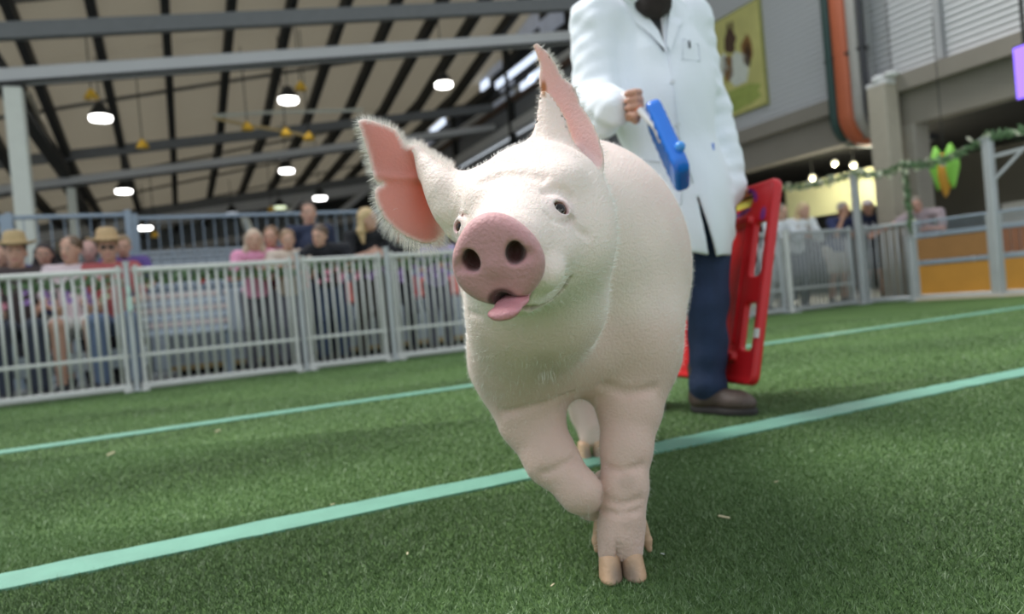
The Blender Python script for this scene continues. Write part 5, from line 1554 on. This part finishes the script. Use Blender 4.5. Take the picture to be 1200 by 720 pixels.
# coat
hem = C(800, 302, 2.58)[2]
ct = [('+', .08, ell(jp['che'], (.190, .150, .24), ax_)), ('+', .10, cone(jp['che'] - ZA * .1, jp['pel'] + ZA * .05, .160, .165)),
      ('+', .10, ell(jp['pel'] - ZA * .02, (.180, .170, .24), ax_)), ('+', .08, ell(C(797, 290, 2.62), (.170, .175, .22), ax_)),
      ('+', .06, cone(jp['che'] + ZA * .1, jp['nek'] - ZA * .055, .14, .085))]
sl = [('+', .05, chain([jp['nek'] - ZA * .09, shR], [.09, .088], .03)), ('+', .045, chain([shR, elR, wrR + (elR - wrR) * .10], [.088, .080, .062], .04)),
      ('+', .04, chain([elR, C(708, 150, 2.42)], [.070, .045], .03)),
      ('+', .05, chain([jp['nek'] - ZA * .09, shL], [.09, .086], .03)), ('+', .045, chain([shL, elL, wrL + (wrL - elL) * .22], [.084, .070, .062], .04))]
FC0 = compose(ct + sl)
foldv = lambda P: .008 * vnoise(P * np.array([1.0, 1.0, .18]), 38, 12) + .0015 * vnoise(P * np.array([1, 1, .5]), 70, 13)
def armfold(P):
    m = ss(C(735, 100, 2.5)[0], C(705, 100, 2.5)[0], P[:, 0]) + ss(C(828, 100, 2.6)[0], C(845, 100, 2.6)[0], P[:, 0])
    return m * .005 * vnoise(P * np.array([.8, .8, 1.5]), 58, 14)
FCO = lambda P: FC0(P) + foldv(P) + armfold(P)
inner = lambda P: FCO(P) + .014
slit = [C(800, 180, 2.4), C(820, 228, 2.4), C(842, 305, 2.4)]
x0, z0_ = slit[1][0], slit[1][2]; x1, z1_ = slit[2][0], slit[2][2]
def FCOAT(P):
    d = FCO(P)
    # open bottom, hollow skirt
    hz = hem + .02 * np.sin(P[:, 0] * 14) + .012 * ss(x1 - .0, x1 + .06, P[:, 0])
    d = smax(d, hz - P[:, 2], .006)
    hollow = smax(inner(P), P[:, 2] - (jp['pel'][2] + .12), .02)
    d = smax(d, -hollow, .004)
    # front slit widening downwards
    t = np.clip((z0_ + .02 - P[:, 2]) / (z0_ - z1_), 0, 1.6); xc = x0 + (x1 - x0) * t
    w = .002 + .013 * t
    sl_ = np.maximum(np.abs(P[:, 0] - xc) - w, P[:, 1] - 2.60); sl_ = np.maximum(sl_, P[:, 2] - z0_)
    d = smax(d, -sl_, .004)
    # V neckline
    vz = C(783, 62, 2.45)[2]; vx = C(781, 60, 2.45)[0]
    tt = (P[:, 2] - vz) / .30; wv = .085 * np.clip(tt, 0, 1.3)
    cx = vx + (C(758, 0, 2.45)[0] - vx) * np.clip(tt * 1.35, 0, 1.2)
    nv = np.maximum(np.abs(P[:, 0] - cx) - wv, np.maximum(vz - P[:, 2], P[:, 1] - (jp['che'][1] - .03)))
    d = smax(d, -nv, .004)
    neckhole = np.linalg.norm((P - jp['nek'])[:, :2], axis=1) - .072
    d = smax(d, -np.maximum(neckhole, jp['nek'][2] - .07 - P[:, 2]), .006)
    return d
P, Q = surface(FCOAT, (jp['che'] - np.array([.50, .42, 1.0])), (jp['che'] + np.array([.52, .36, .45])), .0072, 2)
coat_o = mk('coat', P, Q, M_COAT, hroot, True)
def coat_hit(x, y, off=.0):
    p = hit(lambda P: FCO(P) * .8, x, y, 2.0, 3.2); return p
def strip_on(pts, w, name, m, t=.004, closed=False):
    b = MB(); q = [coat_hit(*p) for p in pts]; q = [x for x in q if x is not None]
    if len(q) < 2: return
    q = [x + grad(FCO, x[None])[1][0] * .002 for x in q]
    if closed: q.append(q[0])
    b.tube(q, w, 6); return b.build(name, m, coat_o, True)
# lapels
M_SEAM = mat('coat_seam', (.74, .78, .83), .8)
for poly in ([(727, -4), (733, 4), (745, 26), (762, 40), (783, 62), (772, 36), (752, 10), (745, -4)], [(790, -4), (806, 6), (810, 18), (796, 30), (786, 60), (781, 52), (784, 24), (786, 4)]):
    q = [coat_hit(*p) for p in poly]
    if any(x is None for x in q): q = [x if x is not None else C(*p, 2.46) for x, p in zip(q, poly)]
    q = [x + unit(CC - x) * .020 for x in q]; n = len(q)
    bk = [x - unit(CC - x) * .012 for x in q]
    mk('lapel', np.array(q + bk), [tuple(range(n)), tuple(range(2 * n - 1, n - 1, -1))] + [(i, i + n, (i + 1) % n + n, (i + 1) % n) for i in range(n)], M_COAT, coat_o)
strip_on([(783, 62), (790, 110), (796, 160), (812, 215)], .0030, 'front_edge', M_SEAM)
strip_on([(752, 188), (776, 190), (800, 188), (800, 215), (798, 240)], .0022, 'pocket_seam', M_SEAM)
strip_on([(752, 188), (756, 215), (760, 244), (798, 240)], .0022, 'pocket_seam', M_SEAM)
strip_on([(800, 46), (818, 52), (820, 72), (800, 70), (800, 46)], .0018, 'breast_pocket', M_SEAM)
for (x, y) in ((788, 96), (794, 146), (800, 196)):
    p = coat_hit(x, y)
    if p is not None:
        n = grad(FCO, p[None])[1][0]; MB().tube([p - n * .002, p + n * .005], .009, 12).build('button', mat('coat_button', (.70, .72, .74), .4), coat_o)
for (x, y, c_) in ((808, 52, (.05, .05, .06)), (836, 172, (.12, .25, .70))):
    p = coat_hit(x, y)
    if p is not None: MB().bar(p + unit(CC - p) * .004 - ZA * .012, p + unit(CC - p) * .004 + ZA * .012, .008, .006, bevel=.002).build('pen' if y < 100 else 'ink_mark', cloth(c_), coat_o)
# jeans
jo = [('+', .05, ell(jp['pel'] - ZA * .02, (.160, .125, .12), ax_))]
for (a, b, c_) in legs_: jo.append(('+', .03, chain([a, b, c_ - ZA * .01], [.100, .072, .066], .03)))
FJ = compose(jo)
def FJE(P):
    k = ss(.45, .18, P[:, 2])
    return smax(FJ(P) + .005 * vnoise(P, 30, 21) + k * .006 * vnoise(P * np.array([.4, .4, 2.2]), 40, 22), P[:, 2] - jp['pel'][2] - .08, .01)
P, Q = surface(FJE, np.minimum.reduce([legs_[0][2], legs_[1][2]]) - .15, jp['pel'] + .28, .0085, 2)
mk('jeans', P, Q, M_JEAN, hroot, True)
# boots: left one points to the right of the picture
for i, (an, dr) in enumerate(((legs_[0][2], unit(np.array([.62, -.75, 0]))), (legs_[1][2], unit(np.array([-.15, -1, 0]))))):
    rt = np.cross(dr, ZA); g = an.copy(); g[2] = 0; h0 = g + dr * -.02
    L = .235 if i == 0 else .24
    fo = compose([('+', .03, cone(h0 + ZA * .055, h0 + ZA * .16, .048, .050)), ('+', .04, ell(h0 + dr * .06 + ZA * .052, (.045, .11, .042), (rt, dr, ZA))), ('+', .03, ell(h0 + dr * .145 + ZA * .042, (.050, .062, .036), (rt, dr, ZA))), ('&', .004, lambda P: .020 - P[:, 2])])
    b = MB()
    P, Q = surface(lambda P: fo(P) + .0015 * vnoise(P, 80, 31), h0 - .18, h0 + np.array([.26, .26, .28]), .006, 2)
    bt_ = mk('boot', P, Q, M_BOOT, hroot, True)
    so_ = compose([('+', .03, ell(h0 + dr * .02 + ZA * .012, (.050, .075, .05), (rt, dr, ZA))), ('+', .03, ell(h0 + dr * .125 + ZA * .012, (.056, .085, .05), (rt, dr, ZA))), ('&', .003, lambda P: .001 - P[:, 2]), ('&', .003, lambda P: P[:, 2] - .026)])
    P, Q = surface(so_, h0 - np.array([.18, .18, .01]), h0 + np.array([.27, .27, .04]), .006, 2)
    mk('boot_sole', P, Q, M_SOLE, bt_, True)

# ------------------------------------------------------------------ red pig board
TR, BR, BL = C(915, 207, 2.52), C(886, 453, 2.46), C(793, 412, 3.02)
by_ = unit(TR - BR); bx_ = unit(BR - BL); bx_ = unit(bx_ - by_ * (bx_ @ by_)); bn = np.cross(bx_, by_)
if bn @ (CC - BR) < 0: bn = -bn
BW, BH = np.linalg.norm(BR - BL), np.linalg.norm(TR - BR)
B0 = BR
def FBD(P):
    q = P - B0; x = q @ bx_; y = q @ by_; z = q @ bn         # x: 0 at right edge, negative to the left
    dx = np.abs(x + BW / 2) - BW / 2 + .035; dy = np.abs(y - BH / 2) - BH / 2 + .035
    d2 = np.hypot(np.maximum(dx, 0), np.maximum(dy, 0)) + np.minimum(np.maximum(dx, dy), 0) - .035
    th = .013 + .006 * ss(-.03, -.005, d2)
    d = smax(d2, np.abs(z) - th, .018)
    def slot(cx, cy, hx, hy, rr):
        ex = np.abs(x - cx) - hx + rr; ey = np.abs(y - cy) - hy + rr
        return np.hypot(np.maximum(ex, 0), np.maximum(ey, 0)) + np.minimum(np.maximum(ex, ey), 0) - rr
    for (cx, cy, hx, hy) in ((-.070, BH * .66, .032, .10), (-.070, BH * .28, .032, .085), (-.24, BH - .060, .10, .026)):
        d = smax(d, -slot(cx, cy, hx, hy, .014), .008)
    for (cx, cy, hx, hy) in ((-.17, BH * .81, .055, .016), (-.17, BH * .13, .055, .014)):
        s = smax(slot(cx, cy, hx, hy, .012), np.abs(z - .020) - .012, .008); d = smin(d, s, .012)
    for cx in (-.15, -.40):        # pressed vertical ribs
        s = smax(slot(cx, BH * .5, .006, BH * .30, .005), np.abs(z - .014) - .006, .004); d = smin(d, s, .010)
    return d
def bcols(P):
    q = P - B0; x = q @ bx_; y = q @ by_
    c = np.repeat(np.array([[.58, .012, .016]]), len(P), 0) * (1 + .12 * vnoise(P, 9, 41))[:, None]
    rg = np.abs(np.hypot((x + .24) / 2.3, (y - BH + .060)) - .050); k = (ss(.012, .004, rg) * ss(-.2, .5, vnoise(P, 45, 42) + .5 * (x > -.24)))[:, None] * .8
    c = c + (np.array([.05, .04, .30]) - c) * k
    rg = np.hypot((x + .060), (y - BH * .83) / 1.5); k = (ss(.020, .012, rg))[:, None] * .7; c = c + (np.array([.06, .05, .32]) - c) * k
    return np.clip(c, 0, 1)
broot = thing('sorting_board', tuple(B0), 'red plastic sorting board with hand slots held beside the handler', 'board')
cen = B0 - bx_ * BW / 2 + by_ * BH / 2
P, Q = surface(FBD, cen - np.array([.36, .36, .48]), cen + np.array([.36, .36, .48]), .0058, 2)
bpan = mk('panel', P, Q, vmat('glossy_red_plastic', rough=.32, spec=.5), broot, True, bcols(P))
# lime sticker behind the upper slot, small white tag near the lower slot
p = B0 - bx_ * .22 + by_ * (BH - .060) - bn * .012
MB().box(p, (bx_ * .05, by_ * .018, bn * .003), .002).build('sticker', mat('lime_sticker', (.55, .62, .08), .5), bpan)
p = B0 - bx_ * .004 + by_ * BH * .245 + bn * .02
MB().box(p, (bx_ * .012, by_ * .016, bn * .004), .002).build('tag', M_WHITE, bpan)

# ------------------------------------------------------------------ blue paddle
T0, T1 = C(763, 117, 2.235), C(801, 200, 2.12)
pl = unit(T1 - T0); pw = unit(np.array([-.13, -1.0, .10])); pw = unit(pw - pl * (pw @ pl)); pt = np.cross(pl, pw)
PLn = np.linalg.norm(T1 - T0); pc = (T0 + T1) / 2 + pw * -.06
def FPD(P):
    q = P - pc; x = np.abs(q @ pl); y = np.abs(q @ pw); z = q @ pt
    ex = x - PLn / 2 + .035; ey = y - .080 + .035
    d2 = np.hypot(np.maximum(ex, 0), np.maximum(ey, 0)) + np.minimum(np.maximum(ex, ey), 0) - .035
    d = smax(d2, np.abs(z) - .024, .018)
    g = smax(np.abs(np.abs(q @ pl)) - PLn * .36, np.abs(y) - .070, .01)
    rib = .0022 * np.sin((q @ pl) * 190) * (g < 0) * np.clip(-g / .01, 0, 1)
    return d + rib * (np.abs(z) > .015)
proot = thing('sorting_paddle', tuple(T0), 'bright blue sorting paddle on a white handle in the hand of the handler', 'paddle')
M_BLUE = mat('glossy_blue_plastic', (.008, .16, .66), .25, var=.06, scale=20, coat=.3)
P, Q = surface(FPD, pc - .26, pc + .26, .005, 2); bld = mk('blade', P, Q, M_BLUE, proot, True)
kb = C(797, 172, 2.125)
MB().ball(kb, (.016, .016, .016), 16, 10).build('knob', mat('light_blue_plastic', (.06, .30, .75), .3), bld, True)
MB().tube([HC - gd * .055, HC + gd * .05, C(768, 148, 2.215), C(776, 166, 2.20)], [.0125, .0125, .011, .011], 14).build('handle', mat('white_handle', (.78, .78, .76), .4), proot, True)
MB().tube([HC + gd * .018 - ZA * 0, HC + gd * .036], [.0138, .0138], 14).build('grip_band', mat('orange_band', (.80, .16, .03), .5), proot, True)
